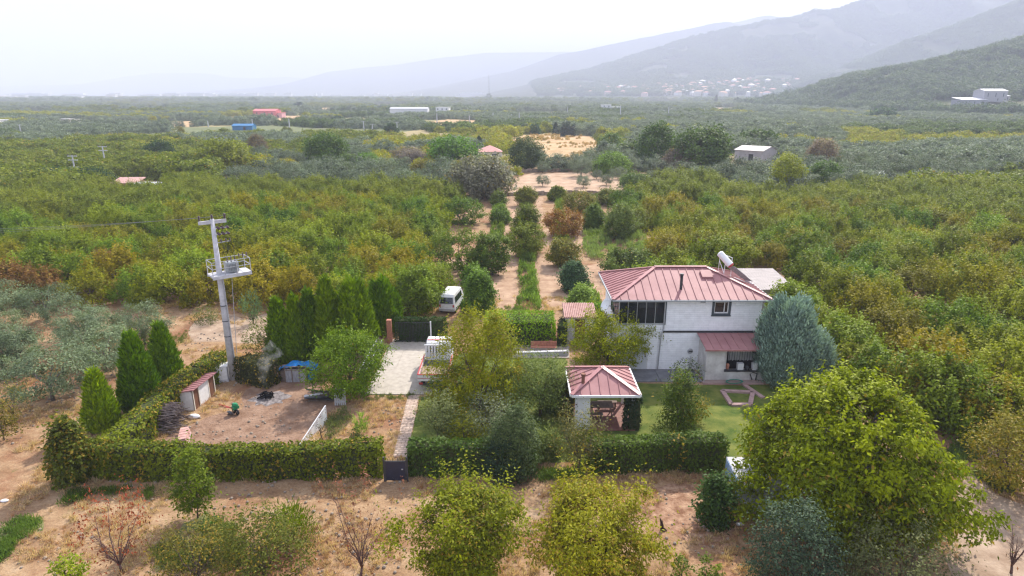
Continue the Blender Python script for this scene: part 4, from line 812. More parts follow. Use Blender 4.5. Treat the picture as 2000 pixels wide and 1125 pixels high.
rg = random.Random(12); bd = empty('timber_heap', G(630,779), 0, 'untidy heap of old boards and beams beside the leaning white pallet', 'timber heap')
for k in range(11):
    a = rg.uniform(-.3,.35); ln = rg.uniform(1.0,2.4); x = rg.uniform(-.5,.5); y = rg.uniform(-.5,.6); zz = .05+.045*k; q = Vector((math.cos(a)*ln/2, math.sin(a)*ln/2, rg.uniform(-.02,.06))); MB().bar(Vector((x,y,zz))-q, Vector((x,y,zz))+q, rg.uniform(.1,.24), .04).build('board', [WOOD, DARKM, CONCR][k % 3] if k > 2 else WOOD, bd)
p = Vector(G(665,792)); pl = empty('white_pallet', p, .06, 'weathered white slatted pallet leaning upright at the yard edge', 'pallet')
c = MB()
for k in range(6): c.box(-.36+.125*k, -.27+.125*k, -.02+.0, .0, .02, 1.15+.06*math.sin(k*2.3), Matrix.Rotation(-.12, 4, 'X'))
c.build('slats', CONCR, pl); c = MB(); c.box(-.37,.37,.005,.06,.2,.28,Matrix.Rotation(-.12,4,'X')); c.box(-.37,.37,.005,.06,.85,.93,Matrix.Rotation(-.12,4,'X')); c.build('cross_rail', CONCR, pl)
# white lattice fence growing taller with distance
A = Vector(G(584,874)); B = Vector(G(639,826)); n_ = 22; fe = empty('lattice_fence', A, 0, 'tattered white mesh fence panel standing between tilled soil and dry grass', 'fence'); c = MB()
for k in range(n_+1):
    t = k/n_; q = (B-A)*t; hh = .12+1.05*t; c.bar(q, q+Vector((.02*math.sin(k*5),0,hh)), .03)
for r_ in range(6):
    z0 = .1+.18*r_; t0 = max(0, (z0-.12)/1.05)
    if t0 < 1: c.bar((B-A)*t0+Vector((0,0,z0)), (B-A)+Vector((0,0,z0)), .025)
c.build('mesh_panel', PVC, fe)
c = MB(); rg = random.Random(3)
for k in range(34):
    t = rg.uniform(.05,.97); q = (B-A)*t; hh = (.12+1.05*t)*rg.uniform(.3,.95); w_ = .06; dd = (B-A).normalized()*rg.uniform(.06,.16); c.v += [tuple(q-dd+Vector((0,-.01,hh))), tuple(q+dd+Vector((0,-.012,hh-.05))), tuple(q+dd*.6+Vector((0,-.012,max(0,hh-.4)))), tuple(q-dd*.8+Vector((0,-.01,max(0,hh-.3))))]; k4 = len(c.v)-4; c.f.append((k4,k4+1,k4+2,k4+3))
o = c.build('torn_netting', PVC, fe); md = o.modifiers.new('s','SOLIDIFY'); md.thickness = .01
MB().bar(Vector((0,0,.12)), (B-A)+Vector((0,0,1.17)), .05).build('top_rail', PVC, fe)
# driveway fence and gates
A = Vector(G(713,759)); B = Vector(G(748,690)); fe = empty('driveway_fence', A, 0, 'dark slatted metal fence along the left edge of the driveway', 'fence'); n_ = 10
for k in range(n_+1):
    q = (B-A)*k/n_; MB().bar(q, q+Vector((0,0,1.1)), .07, .09).build('post', GREYM if k % 2 == 0 else DARKM, fe)
MB().bar(Vector((0,0,1.12)), (B-A)+Vector((0,0,1.12)), .06).build('top_rail', GREYM, fe)
c = MB(); nr = Vector((-(B-A).y, (B-A).x, 0)).normalized(); 
for k in range(5): c.bar(nr*.06+Vector((0,0,.12+.19*k)), (B-A)+nr*.06+Vector((0,0,.12+.19*k)), .02, .15)
c.build('slat_panel', DARKM, fe)
sg = empty('sliding_gate', Vector(G(703,757)), 0, 'dark solid sheet-metal gate leaf left of the driveway fence', 'gate'); q = (Vector(G(742,683))-Vector(G(703,757)))
MB().bar(Vector((0,0,.6)), q+Vector((0,0,.6)), .04, 1.1).build('panel', mat('dull_dark_sheet', (.09,.085,.09), .6, .2, 3), sg); MB().bar(Vector((0,0,1.17)), q+Vector((0,0,1.17)), .07, .05).build('frame', GREYM, sg)
p = G(762,668); c = MB(); c.box(-.18,.18,-.18,.18,0,1.9); o = c.build('gate_pillar', TERRA); o.location = p; tag(o, 'narrow brick-coloured pillar at the left end of the rear driveway hedge', 'pillar')
gt = empty('yard_gate', (0,47.9,0), 0, 'dark mesh gate behind the driveway with a white post, overgrown above', 'gate')
c = MB(); c.box(-9.3,-6.5,-.03,.03,.1,.16); c.box(-9.3,-6.5,-.03,.03,1.65,1.71)
for k in range(24): c.box(-9.3+.12*k,-9.27+.12*k,-.02,.02,.16,1.65)
c.build('gate_leaf', DARKM, gt); MB().box(-6.5,-6.4,-.25,-.15,0,1.85).build('white_post', WHITE, gt)
# front garden gate in the hedge
q0 = G(753,942); q1 = G(794,942); fg = empty('garden_gate', ((q0[0]+q1[0])/2, q0[1]+.1, 0), 0, 'dark blue metal garden gate closing the gap in the front hedge', 'gate'); hw = (q1[0]-q0[0])/2
MB().box(-hw+.05,hw-.05,-.02,.02,.06,1.12).build('gate_panel', mat('navy_sheet', (.018,.022,.045), .4, .25, 3, spec=.5), fg)
c = MB(); c.box(-hw,-hw+.05,-.03,.03,.02,1.2); c.box(hw-.05,hw,-.03,.03,.02,1.2); c.box(-hw+.05,hw-.05,-.03,.03,1.13,1.18)
for k in range(7): c.box(-hw+.14+.13*k,-hw+.155+.13*k,-.01,.01,1.18,1.36)
c.build('gate_frame', DARKM, fg)
for s in (-1,1): MB().box(s*(hw+.05)-.04,s*(hw+.05)+.04,-.05,.05,0,1.4).build('gate_post', DARKM, fg)
MB().box(hw-.25,hw-.15,-.07,-.02,.7,.74).build('handle', GREYM, fg)
# sheds beside the house
s1 = empty('storage_shed', (G(1136,628,2.1)[0], 49.0, 0), 0, 'small shed with pinkish tiled roof left of the house beside the clipped hedge', 'shed')
MB().box(-1.15,1.15,-.9,.9,0,2.1).build('wall', WHITE, s1); c = MB(); c.slab([(-1.3,-1.15,2.12),(1.3,-1.15,2.12),(1.3,1.1,2.6),(-1.3,1.1,2.6)], .06)
for k in range(18): x = -1.25+2.5*k/17; c.tube([(x,-1.15,2.14),(x,1.1,2.62)], .045, 6)
c.build('roof', PINKT, s1); MB().box(-.4,.4,-.94,-.905,.02,1.9).build('door', BROWN, s1)
a_, b_ = at(1497,527,54), at(1562,527,54); s2 = empty('sheet_roof_shed', (23.4, 57.6, 0), 0, 'shed with a pale corrugated sheet roof behind the right side of the house', 'shed')
c = MB(); c.box(-1.7,1.7,-2.5,2.5,0,2.2); c.build('wall', mat('grey_block', (.3,.29,.28), .85, .15, 2), s2); c = MB(); c.slab([(-2.1,-2.9,2.35),(2.1,-2.9,2.35),(2.1,2.9,2.75),(-2.1,2.9,2.75)], .05)
for k in range(30): x = -2.07+4.14*k/29; c.tube([(x,-2.9,2.36),(x,2.9,2.76)], .035, 5)
c.build('roof', mat('pale_corrugated', (.42,.38,.36), .6, .18, 1.3, stretch=(1,4,1)), s2); MB().box(-1.74,-1.705,-.5,.4,0,1.95).build('door', BROWN, s2)
# cistern, stump, bags
cs = empty('water_cistern', (12.2, 27.9, 0), -.03, 'pale blue and white water cistern half hidden under the big walnut tree', 'cistern')
MB().box(-1.1,1.4,-1.2,1.2,.15,1.0).build('tank_body', mat('chalky_white', (.44,.47,.52), .8, scale=2, col2=(.60,.62,.66)), cs); MB().box(-1.18,-1.105,-1.15,1.15,.2,1.05).build('blue_side', mat('pale_blue', (.10,.28,.55), .6, scale=3, col2=(.45,.55,.68)), cs)
MB().box(-1.15,1.45,-1.25,1.25,1.0,1.08).build('lid', CONCR, cs); MB().box(-1.0,1.3,-2.0,-1.2,.0,.14).build('step', CONCR, cs)
p = G(1293,1036); c = MB(); c.tube([(0,0,-.1),(-.02,0,.25),(-.06,.02,.5)], [.09,.08,.05], 8); c.tube([(-.03,0,.3),(-.12,.02,.62)], [.05,.03], 6); c.tube([(.25,-.05,-.05),(.1,0,.08),(0,0,.1)], [.03,.05,.07], 6); o = c.build('tree_stump', mat('burnt_stump', (.05,.03,.025), .9, .5, 6)); o.location = p; tag(o, 'short dark broken stump on the dry grass right of the foreground trees', 'stump')
for px_, py_, lb in ((9,979,'white plastic bag on the dry ground at the left edge'),(241,735,'small white plastic scrap beside the tall conifers outside the hedge'),(1445,1025,'white plastic scrap under the walnut tree')):
    c = MB(); c.lathe((0,0,0), [(0,0),(.14,.01),(.16,.06),(.08,.12),(0,.12)], 9); o = c.build('plastic_bag', PVC, smooth=True); o.location = G(px_, py_); o.scale = (1.3,.8,.8); tag(o, lb, 'plastic bag')
# back patio things
p = G(1062,688); c = MB(); bn = empty('patio_bench', p, 0, 'long reddish bench behind the garden trees left of the house', 'bench'); MB().box(-1.0,1.0,-.2,.2,.42,.47).build('seat', TERRA, bn); MB().box(-1.0,1.0,.17,.2,.47,.85).build('backrest', TERRA, bn)
for x in (-.85,.85): MB().box(x-.04,x+.04,-.18,.16,0,.42).build('leg', CONCR, bn)
p = G(1075,678); c = MB(); c.lathe((0,0,0), [(0,0),(.16,0),(.22,.36),(.25,.36),(.25,.42),(.18,.42),(.16,.36),(0,.36)], 14); o = c.build('flower_pot', TERRA, smooth=False); o.location = (p[0], p[1]+.5, .06); tag(o, 'large terracotta flower pot on the patio behind the bench', 'flower pot')
c = MB(); A = Vector(G(1000,697)); B = Vector(G(1110,694)); c.bar(A+Vector((0,0,.2)), B+Vector((0,0,.2)), .3, .4); tag(c.build('patio_wall', CONCR), 'low pale wall along the front of the back patio', 'wall')
# ------------------------------------------------------------------ hedges
CH = (.115,.135,.022,.30)
IVY = (.085,.115,.022,.22)
y0 = G(130,952)[1]+.45
hp = [G(px, py) for px, py in ((140,925),(300,930),(450,930),(600,927),(748,924))]
hedge('ivy_hedge', hp, 1.0, [1.9,1.95,1.75,1.75,1.95], 'long front ivy hedge left of the garden gate, partly yellowed', (.15,.175,.025,.27), seed=1, dens=170)
hp = [G(px, py) for px, py in ((800,924),(870,922),(960,920),(1045,918))]
hedge('ivy_hedge', hp, .95, [1.95,1.85,1.7,1.2], 'dark green front hedge between the garden gate and the pavilion side gap', (.075,.12,.028,.08), seed=2, dens=170)
hp = [G(px, py) for px, py in ((1150,918),(1240,916),(1330,914),(1412,912))]
hedge('ivy_hedge', hp, 1.0, [1.75,1.85,1.9,1.85], 'dense green front hedge section ending at the walnut tree', (.09,.135,.028,.18), seed=3, dens=170)
def GZ(px, py, z): x, y, _ = G(px, py, z); return (x, y, 0)
hp = [GZ(*a) for a in ((178,880,1.7),(215,850,1.7),(262,812,1.8),(300,772,1.8),(345,737,1.9),(385,710,1.9),(430,682,1.9))]
hedge('ivy_hedge', hp, 1.5, [1.7,1.7,1.8,1.8,1.9,1.9,1.9], 'broad climbing hedge running back along the left side of the yard, yellow and orange patches', (.175,.20,.025,.34), seed=4, dens=130, wob=.3)
hp = [GZ(*a) for a in ((470,690,1.8),(505,698,1.9),(530,700,2.0))]
hedge('ivy_hedge', hp, 1.4, 1.7, 'short dark hedge between the utility pole and the row of conifers', (.07,.075,.025,.3), seed=5, dens=130, wob=.3)
hp = [(-9.4,48.2),(-8.2,48.2),(-6.9,48.2),(-5.2,48.2)]
hedge('gate_climber', hp, .6, 2.05, 'dark clipped hedge arching over the mesh gate behind the driveway', (.035,.07,.018,.0), seed=6, dens=170, leaf=.11, wob=.1)
hp = [(-2.2,48.3),(.4,48.3),(3.4,48.3)]
hedge('clipped_hedge', hp, 3.2, 2.2, 'thick bright green clipped hedge behind the back patio', (.16,.26,.03,.0), seed=7, dens=120, leaf=.12, wob=.12, round_=.3)
hedge('clipped_hedge', [(3.9,46.9),(4.3,49.0)], .8, 1.9, 'narrow dark shrub hedge beside the small pink-roofed shed', (.05,.075,.03,.1), seed=8, dens=150, leaf=.12)
hedge('clipped_hedge', [(5.4,50.8),(7.6,50.9)], 1.4, 2.3, 'green hedge between the small shed and the left wall of the house', (.10,.2,.025,.0), seed=9, dens=120, leaf=.13)
hedge('ivy_screen', [(6.6,33.95),(7.35,33.95),(7.35,35.2)], .5, [2.15,2.1,1.9], 'dark ivy screen covering the right front corner of the pavilion', (.03,.05,.025,.04), seed=10, dens=200, leaf=.12, wob=.15)
hedge('ivy_screen', [(3.5,33.9),(3.55,36.8)], .5, [1.7,2.0], 'bare brownish climber covering the left side of the pavilion', (.10,.07,.05,.5), seed=12, dens=70, leaf=.12, wob=.2)

# ------------------------------------------------------------------ single trees and shrubs
TH = (.15,.24,.02,.0); THD = (.12,.19,.02,0)
def thuja(px, py, w, top, lab, col=TH, seed=0, kind='cone', **k):
    return tree('conifer', px, py, w, top, col, lab, 'conifer', None, kind, seed, leaf=.36, nc=900, nl=16, clump=.09, hb=.02, lump=.09, inner=.78, up=1.0, lw=.28, m=NEEDLE, needle=True, parts=True, twigs=0, **k)
thuja(203,838,58,734, 'smallest bright green cone-shaped conifer outside the left hedge, nearest the ivy mound', (.19,.28,.02,0), 21)
thuja(279,798,70,656, 'largest bright green cone-shaped conifer outside the left hedge, middle of three', (.14,.23,.018,0), 22)
thuja(328,752,60,640, 'bright green cone-shaped conifer outside the left hedge, farthest of three', (.14,.23,.018,0), 23)
thuja(552,706,48,588, 'slim pointed conifer at the left end of the row behind the coop', (.17,.26,.02,0), 24)
thuja(584,706,50,586, 'slim pointed conifer second from the left in the row behind the coop', (.15,.23,.02,0), 25)
thuja(612,702,50,572, 'dark pointed conifer third from the left in the row behind the coop', THD, 26)
thuja(646,700,74,550, 'tall dark conifer in the middle of the row behind the green yard tree', THD, 27)
thuja(697,692,76,552, 'tall wide conifer with yellowish right side, fifth in the row', (.15,.23,.02,0), 28, 'column')
thuja(750,650,62,550, 'rounded dark green conifer standing alone beside the rear driveway hedge', (.13,.22,.018,0), 29, 'column')
# ivy mound at the hedge corner
tree('ivy_mound', 147,940,56,820, (.10,.115,.02,.40), 'tall ivy-covered mound at the left corner of the front hedge', 'ivy', None, 'column', 31, leaf=.17, nc=420, nl=20, clump=.2, hb=.02, lump=.12, inner=.7, lw=.75, twigs=10)
# yard and garden trees
tree('walnut_tree', 1630,1010,340,697, (.225,.255,.024,.14), 'huge spreading walnut tree with bright green leaves at the lower right', 'tree', None, 'dome', 41, leaf=.2, nc=620, nl=90, clump=.25, hb=.08, lump=.26, inner=.55, droop=.3, lw=.5, r0=.26, nlimb=9, twigs=190, flat=.5, bark=BARK_G, Ht=7.4, shoots=120, shoot_len=.7)
tree('yellowing_tree', 938,800,175,596, (.19,.205,.022,.30), 'large yellow-green tree beside the flatbed truck', 'tree', None, 'egg', 42, leaf=.15, nc=330, nl=60, clump=.25, hb=.08, lump=.22, inner=.3, shoots=50, shoot_len=.9, twigs=100)
tree('garden_tree', 1187,725,155,604, (.18,.21,.022,.16), 'bushy yellow-green tree hiding the lower left wall of the house', 'tree', None, 'round', 43, leaf=.15, nc=240, nl=60, clump=.24, hb=.2, lump=.2, inner=.3, shoots=40, twigs=90, bark=BARK)
tree('yard_tree', 682,768,145,645, (.095,.16,.02,.06), 'green spreading tree between the blue tarpaulin and the driveway fence', 'tree', None, 'round', 44, leaf=.15, nc=240, nl=52, clump=.25, hb=.12, lump=.22, inner=.3, shoots=34, droop=.2, twigs=90)
tree('small_tree', 1055,812,118,693, (.13,.165,.05,.10), 'sparse grey-green tree left of the pavilion with a bare lower trunk', 'tree', None, 'round', 45, leaf=.12, nc=300, nl=28, clump=.25, hb=.28, lump=.2, inner=.25, shoots=30, twigs=120)
tree('olive_shrub', 858,872,86,768, (.12,.145,.06,.10), 'pale green small tree with feathery top below the truck', 'tree', None, 'vase', 46, leaf=.12, nc=130, nl=22, clump=.25, hb=.3, lump=.2, inner=.3, shoots=20, twigs=70)
tree('grey_shrub', 952,862,96,774, (.15,.17,.10,.05), 'thin greyish small tree on the lawn below the large yellow-green tree', 'tree', None, 'round', 47, leaf=.11, nc=120, nl=20, clump=.24, hb=.3, lump=.2, inner=.3, twigs=100, m=OLIVE)
tree('yellow_shrub', 912,880,84,815, (.14,.15,.018,.22), 'low yellow-green shrub behind the front hedge between two greyish trees', 'shrub', None, 'dome', 48, leaf=.13, nc=120, nl=22, clump=.2, hb=.1, lump=.2, twigs=30)
tree('dense_shrub', 1005,925,92,786, (.085,.115,.045,.04), 'tall dense grey-green bushy tree growing through the front hedge', 'tree', None, 'egg', 49, leaf=.12, nc=300, nl=30, clump=.2, hb=.04, lump=.16, inner=.5, shoots=24, twigs=30, m=OLIVE)
tree('dark_shrub', 985,935,80,850, (.03,.055,.03,0), 'low dark bush at the foot of the tall grey-green bush', 'shrub', None, 'dome', 50, leaf=.12, nc=140, nl=24, clump=.2, hb=.05, lump=.15, twigs=10)
tree('young_tree', 1128,925,96,798, (.125,.125,.045,.28), 'thin brownish-green young tree in front of the pavilion, trunk in the hedge gap', 'tree', None, 'round', 51, leaf=.12, nc=120, nl=22, clump=.24, hb=.28, lump=.25, inner=.25, shoots=26, twigs=90)
tree('lime_shrub', 1150,872,44,832, (.13,.16,.02,.1), 'small lime-green shrub in front of the pavilion', 'shrub', None, 'dome', 52, leaf=.12, nc=50, nl=18, clump=.18, hb=.1, twigs=10)
tree('fruit_tree', 1322,846,62,722, (.085,.12,.02,.10), 'slim upright dark green tree on the lawn with yellowing right side', 'tree', None, 'column', 53, leaf=.16, nc=150, nl=26, clump=.24, hb=.1, lump=.2, shoots=20, twigs=40)
tree('orange_shrub', 1352,825,46,768, (.15,.14,.02,.5), 'yellow-orange bush beside the slim upright tree on the lawn', 'shrub', None, 'round', 54, leaf=.14, nc=60, nl=24, clump=.2, hb=.15, twigs=14)
tree('young_fig', 1336,768,48,700, (.07,.09,.055,.0), 'dark small-leaved young tree in front of the patio railing', 'tree', None, 'round', 55, leaf=.16, nc=40, nl=14, clump=.2, hb=.3, twigs=30)
tree('low_shrub', 1296,862,50,828, (.11,.135,.035,.1), 'loose low shrub behind the front hedge below the slim tree', 'shrub', None, 'dome', 56, leaf=.11, nc=50, nl=20, clump=.16, hb=.1, twigs=16)
BL = (.20,.27,.235,0)
tree('blue_conifer', 1527,750,104,590, BL, 'large rounded blue-green conifer hiding the right end of the house', 'conifer', None, 'round', 57, leaf=.26, nc=1500, nl=24, clump=.15, hb=.02, lump=.08, inner=.72, up=1.0, lw=.3, m=NEEDLE, needle=True, twigs=0)
tree('blue_conifer', 1586,742,66,655, (.23,.30,.255,0), 'smaller blue-green conifer leaning out right of the large one', 'conifer', None, 'egg', 58, leaf=.25, nc=700, nl=22, clump=.15, hb=.02, lump=.15, inner=.65, up=1.0, lw=.3, m=NEEDLE, needle=True, twigs=0)
for k, (x, y, w_, t_, c_, kd, lb) in enumerate(((888,785,74,712,(.10,.14,.03,.1),'dome','green shrub under the large yellowing tree beside the truck tailgate'),(985,790,84,720,(.12,.155,.04,.12),'dome','loose green shrub between the large yellowing tree and the bare-trunked tree'),(1085,800,54,735,(.08,.11,.03,.15),'egg','dark narrow shrub against the left side of the pavilion'),(1062,890,60,842,(.11,.145,.04,.1),'dome','low pale green shrub on the lawn right of the tall grey-green bush'))):
    tree('garden_shrub', x, y, w_, t_, c_, lb, 'shrub', None, kd, 140+k, leaf=.12, nc=130, nl=40, clump=.2, hb=.06, lump=.3, inner=.45, shoots=20, twigs=20)
# foreground
FG = (.165,.185,.028,.34)
tree('foreground_tree', 912,1165,236,948, (.19,.205,.024,.30), 'yellow-green fruit tree at the bottom centre, left of two', 'tree', None, 'vase', 61, leaf=.125, nc=360, nl=80, clump=.2, hb=.16, lump=.36, inner=.3, shoots=110, shoot_len=1.25, droop=.15, twigs=140)
tree('foreground_tree', 1157,1160,262,952, (.19,.195,.024,.42), 'yellow-orange fruit tree at the bottom centre, right of two', 'tree', None, 'vase', 62, leaf=.125, nc=360, nl=80, clump=.2, hb=.16, lump=.36, inner=.3, shoots=110, shoot_len=1.25, droop=.15, twigs=140)
tree('young_cherry', 386,1012,66,868, (.12,.16,.02,.08), 'slim bright green young tree in front of the left front hedge', 'tree', None, 'column', 63, leaf=.15, nc=130, nl=24, clump=.2, hb=.16, lump=.2, shoots=16, twigs=40)
def dead(px, py, w, top, lab, seed, col, frac=1.0, name='withered_tree', nc=60):
    return tree(name, px, py, w, top, col, lab, 'tree', None, 'vase', seed, leaf=.11, nc=nc, nl=int(11*frac), clump=.16, hb=.12, lump=.2, inner=.35, droop=.9, lw=.45, twigs=170, nlimb=9, bark=mat('withered_bark', (.13,.08,.07), .9, .3, 5), r0=.05, m=LEAF_R, shoots=int(14*frac))
dead(238,1118,170,958, 'withered small tree with rusty red leaves at the lower left', 64, (.26,.085,.05,.15))
dead(705,1130,175,922, 'nearly leafless withered tree with brown leaves in front of the garden gate', 65, (.20,.10,.065,.1), .8)
dead(1975,1120,70,1008, 'small bare dead tree at the lower right edge', 66, (.2,.1,.05,0), 0.21, nc=12)
tree('bramble_shrub', 520,1128,150,1006, (.12,.13,.028,.25), 'mixed green and brown shrub at the bottom left', 'shrub', None, 'dome', 67, leaf=.12, nc=240, nl=22, clump=.28, hb=.05, lump=.25, shoots=40, twigs=60)
tree('bramble_shrub', 390,1135,150,1030, (.13,.12,.03,.45), 'tangled brownish shrub beside the withered red tree', 'shrub', None, 'dome', 68, leaf=.11, nc=170, nl=18, clump=.3, hb=.05, lump=.25, shoots=30, twigs=120)
tree('lime_shrub', 572,1052,80,1004, (.17,.215,.02,.05), 'bright lime-green low bush on the dry ground, left of the withered tree', 'shrub', None, 'dome', 69, leaf=.18, nc=110, nl=24, clump=.16, hb=.05, up=.9, lw=.2, twigs=4, needle=True, m=LEAF)
tree('weed_clump', 410,1030,36,1006, (.07,.13,.025,.0), 'small green weed clump behind the slim young tree', 'weeds', None, 'dome', 70, leaf=.12, nc=30, nl=18, clump=.15, hb=.05, parts=False)
tree('lime_shrub', 140,1140,60,1094, (.18,.24,.03,.0), 'bright light-green young shrub cut by the bottom left edge', 'shrub', None, 'vase', 71, leaf=.14, nc=40, nl=20, clump=.15, hb=.1, twigs=14)
tree('dark_olive_tree', 1545,1150,150,975, (.055,.085,.05,0), 'dark green shrubby tree in front of the walnut tree', 'tree', None, 'egg', 72, leaf=.12, nc=330, nl=26, clump=.24, hb=.05, lump=.2, inner=.4, shoots=30, twigs=30, m=OLIVE)
tree('scrub_tree', 1740,1165,230,1040, (.10,.115,.05,.08), 'wide loose grey-green shrub in front of the walnut tree at the bottom right', 'shrub', None, 'dome', 73, leaf=.11, nc=330, nl=26, clump=.26, hb=.05, lump=.3, shoots=50, twigs=80)
tree('ivy_bush', 1392,1018,56,928, (.045,.085,.022,0), 'dark ivy bush at the left end of the pale cistern', 'shrub', None, 'egg', 74, leaf=.14, nc=170, nl=26, clump=.18, hb=.03, lump=.15, inner=.6, lw=.7, twigs=6)
tree('orchard_tree_edge', 1965,955,150,818, (.15,.145,.028,.42), 'orange-tinged cherry tree at the right edge beside the dirt path', 'tree', None, 'round', 75, leaf=.16, nc=230, nl=26, clump=.32, hb=.15, lump=.25, inner=.35, shoots=26, twigs=90)
for k, (x, y, w_, t_, lb) in enumerate(((1330,1150,30,1075,'slender upright green shoot plant at the bottom edge, tallest of three'),(1372,1150,24,1084,'slender upright green plant at the bottom edge, right of the tallest'),(1396,1160,20,1100,'smallest slender green plant at the bottom edge near the dark tree'))):
    tree('shoot_plant', x, y, w_, t_, (.13,.17,.03,.05), lb, 'plant', None, 'column', 80+k, leaf=.13, nc=26, nl=14, clump=.1, hb=.05, twigs=6)
tree('agave_shrub', 706,850,28,812, (.19,.27,.07,0), 'small bright green bushy plant alone on the dry grass beside the brick path', 'plant', None, 'vase', 84, leaf=.2, nc=30, nl=12, clump=.1, hb=.05, up=1, lw=.3, needle=True, parts=False)
tree('dark_sprout', 697,855,24,838, (.09,.13,.05,0), 'low grey-green plant at the foot of the bright green plant', 'plant', None, 'dome', 85, leaf=.1, nc=20, nl=14, clump=.1, hb=.05, parts=False)
tree('thin_sapling', 632,869,30,818, (.17,.16,.09,.1), 'thin bare sapling beside the white mesh fence', 'tree', None, 'round', 86, leaf=.08, nc=14, nl=6, clump=.12, hb=.5, twigs=24)
tree('rusty_shrub', 606,872,20,852, (.13,.11,.02,.6), 'small orange-green shrub at the near end of the mesh fence', 'shrub', None, 'dome', 87, leaf=.1, nc=16, nl=14, clump=.1, hb=.05, parts=False)
tree('poplar_sapling', 494,632,42,574, (.12,.18,.10,0), 'pale green upright sapling beside the dirt road right of the utility pole', 'tree', None, 'vase', 88, leaf=.2, nc=70, nl=14, clump=.14, hb=.06, up=1.2, lw=.3, needle=True, twigs=8)
tree('low_bush', 402,630,48,600, (.11,.13,.05,.05), 'low green bush beside the dirt track left of the utility pole', 'shrub', None, 'dome', 89, leaf=.13, nc=50, nl=20, clump=.25, hb=.05, parts=False)
tree('hedge_tree', 522,705,66,628, (.11,.135,.035,.12), 'olive-green bushy tree left of the conifer row', 'tree', None, 'round', 90, leaf=.13, nc=140, nl=24, clump=.25, hb=.15, twigs=30)
tree('edge_shrub', 8,860,44,780, (.11,.10,.02,.35), 'brown-green shrub cut by the left edge of the picture', 'shrub', None, 'dome', 91, leaf=.13, nc=70, nl=22, clump=.2, hb=.1, twigs=20)
tree('thin_yellow_sapling', 30,825,52,748, (.22,.2,.06,.2), 'thin yellowish sapling near the left edge', 'tree', None, 'vase', 92, leaf=.11, nc=40, nl=10, clump=.2, hb=.2, twigs=50)

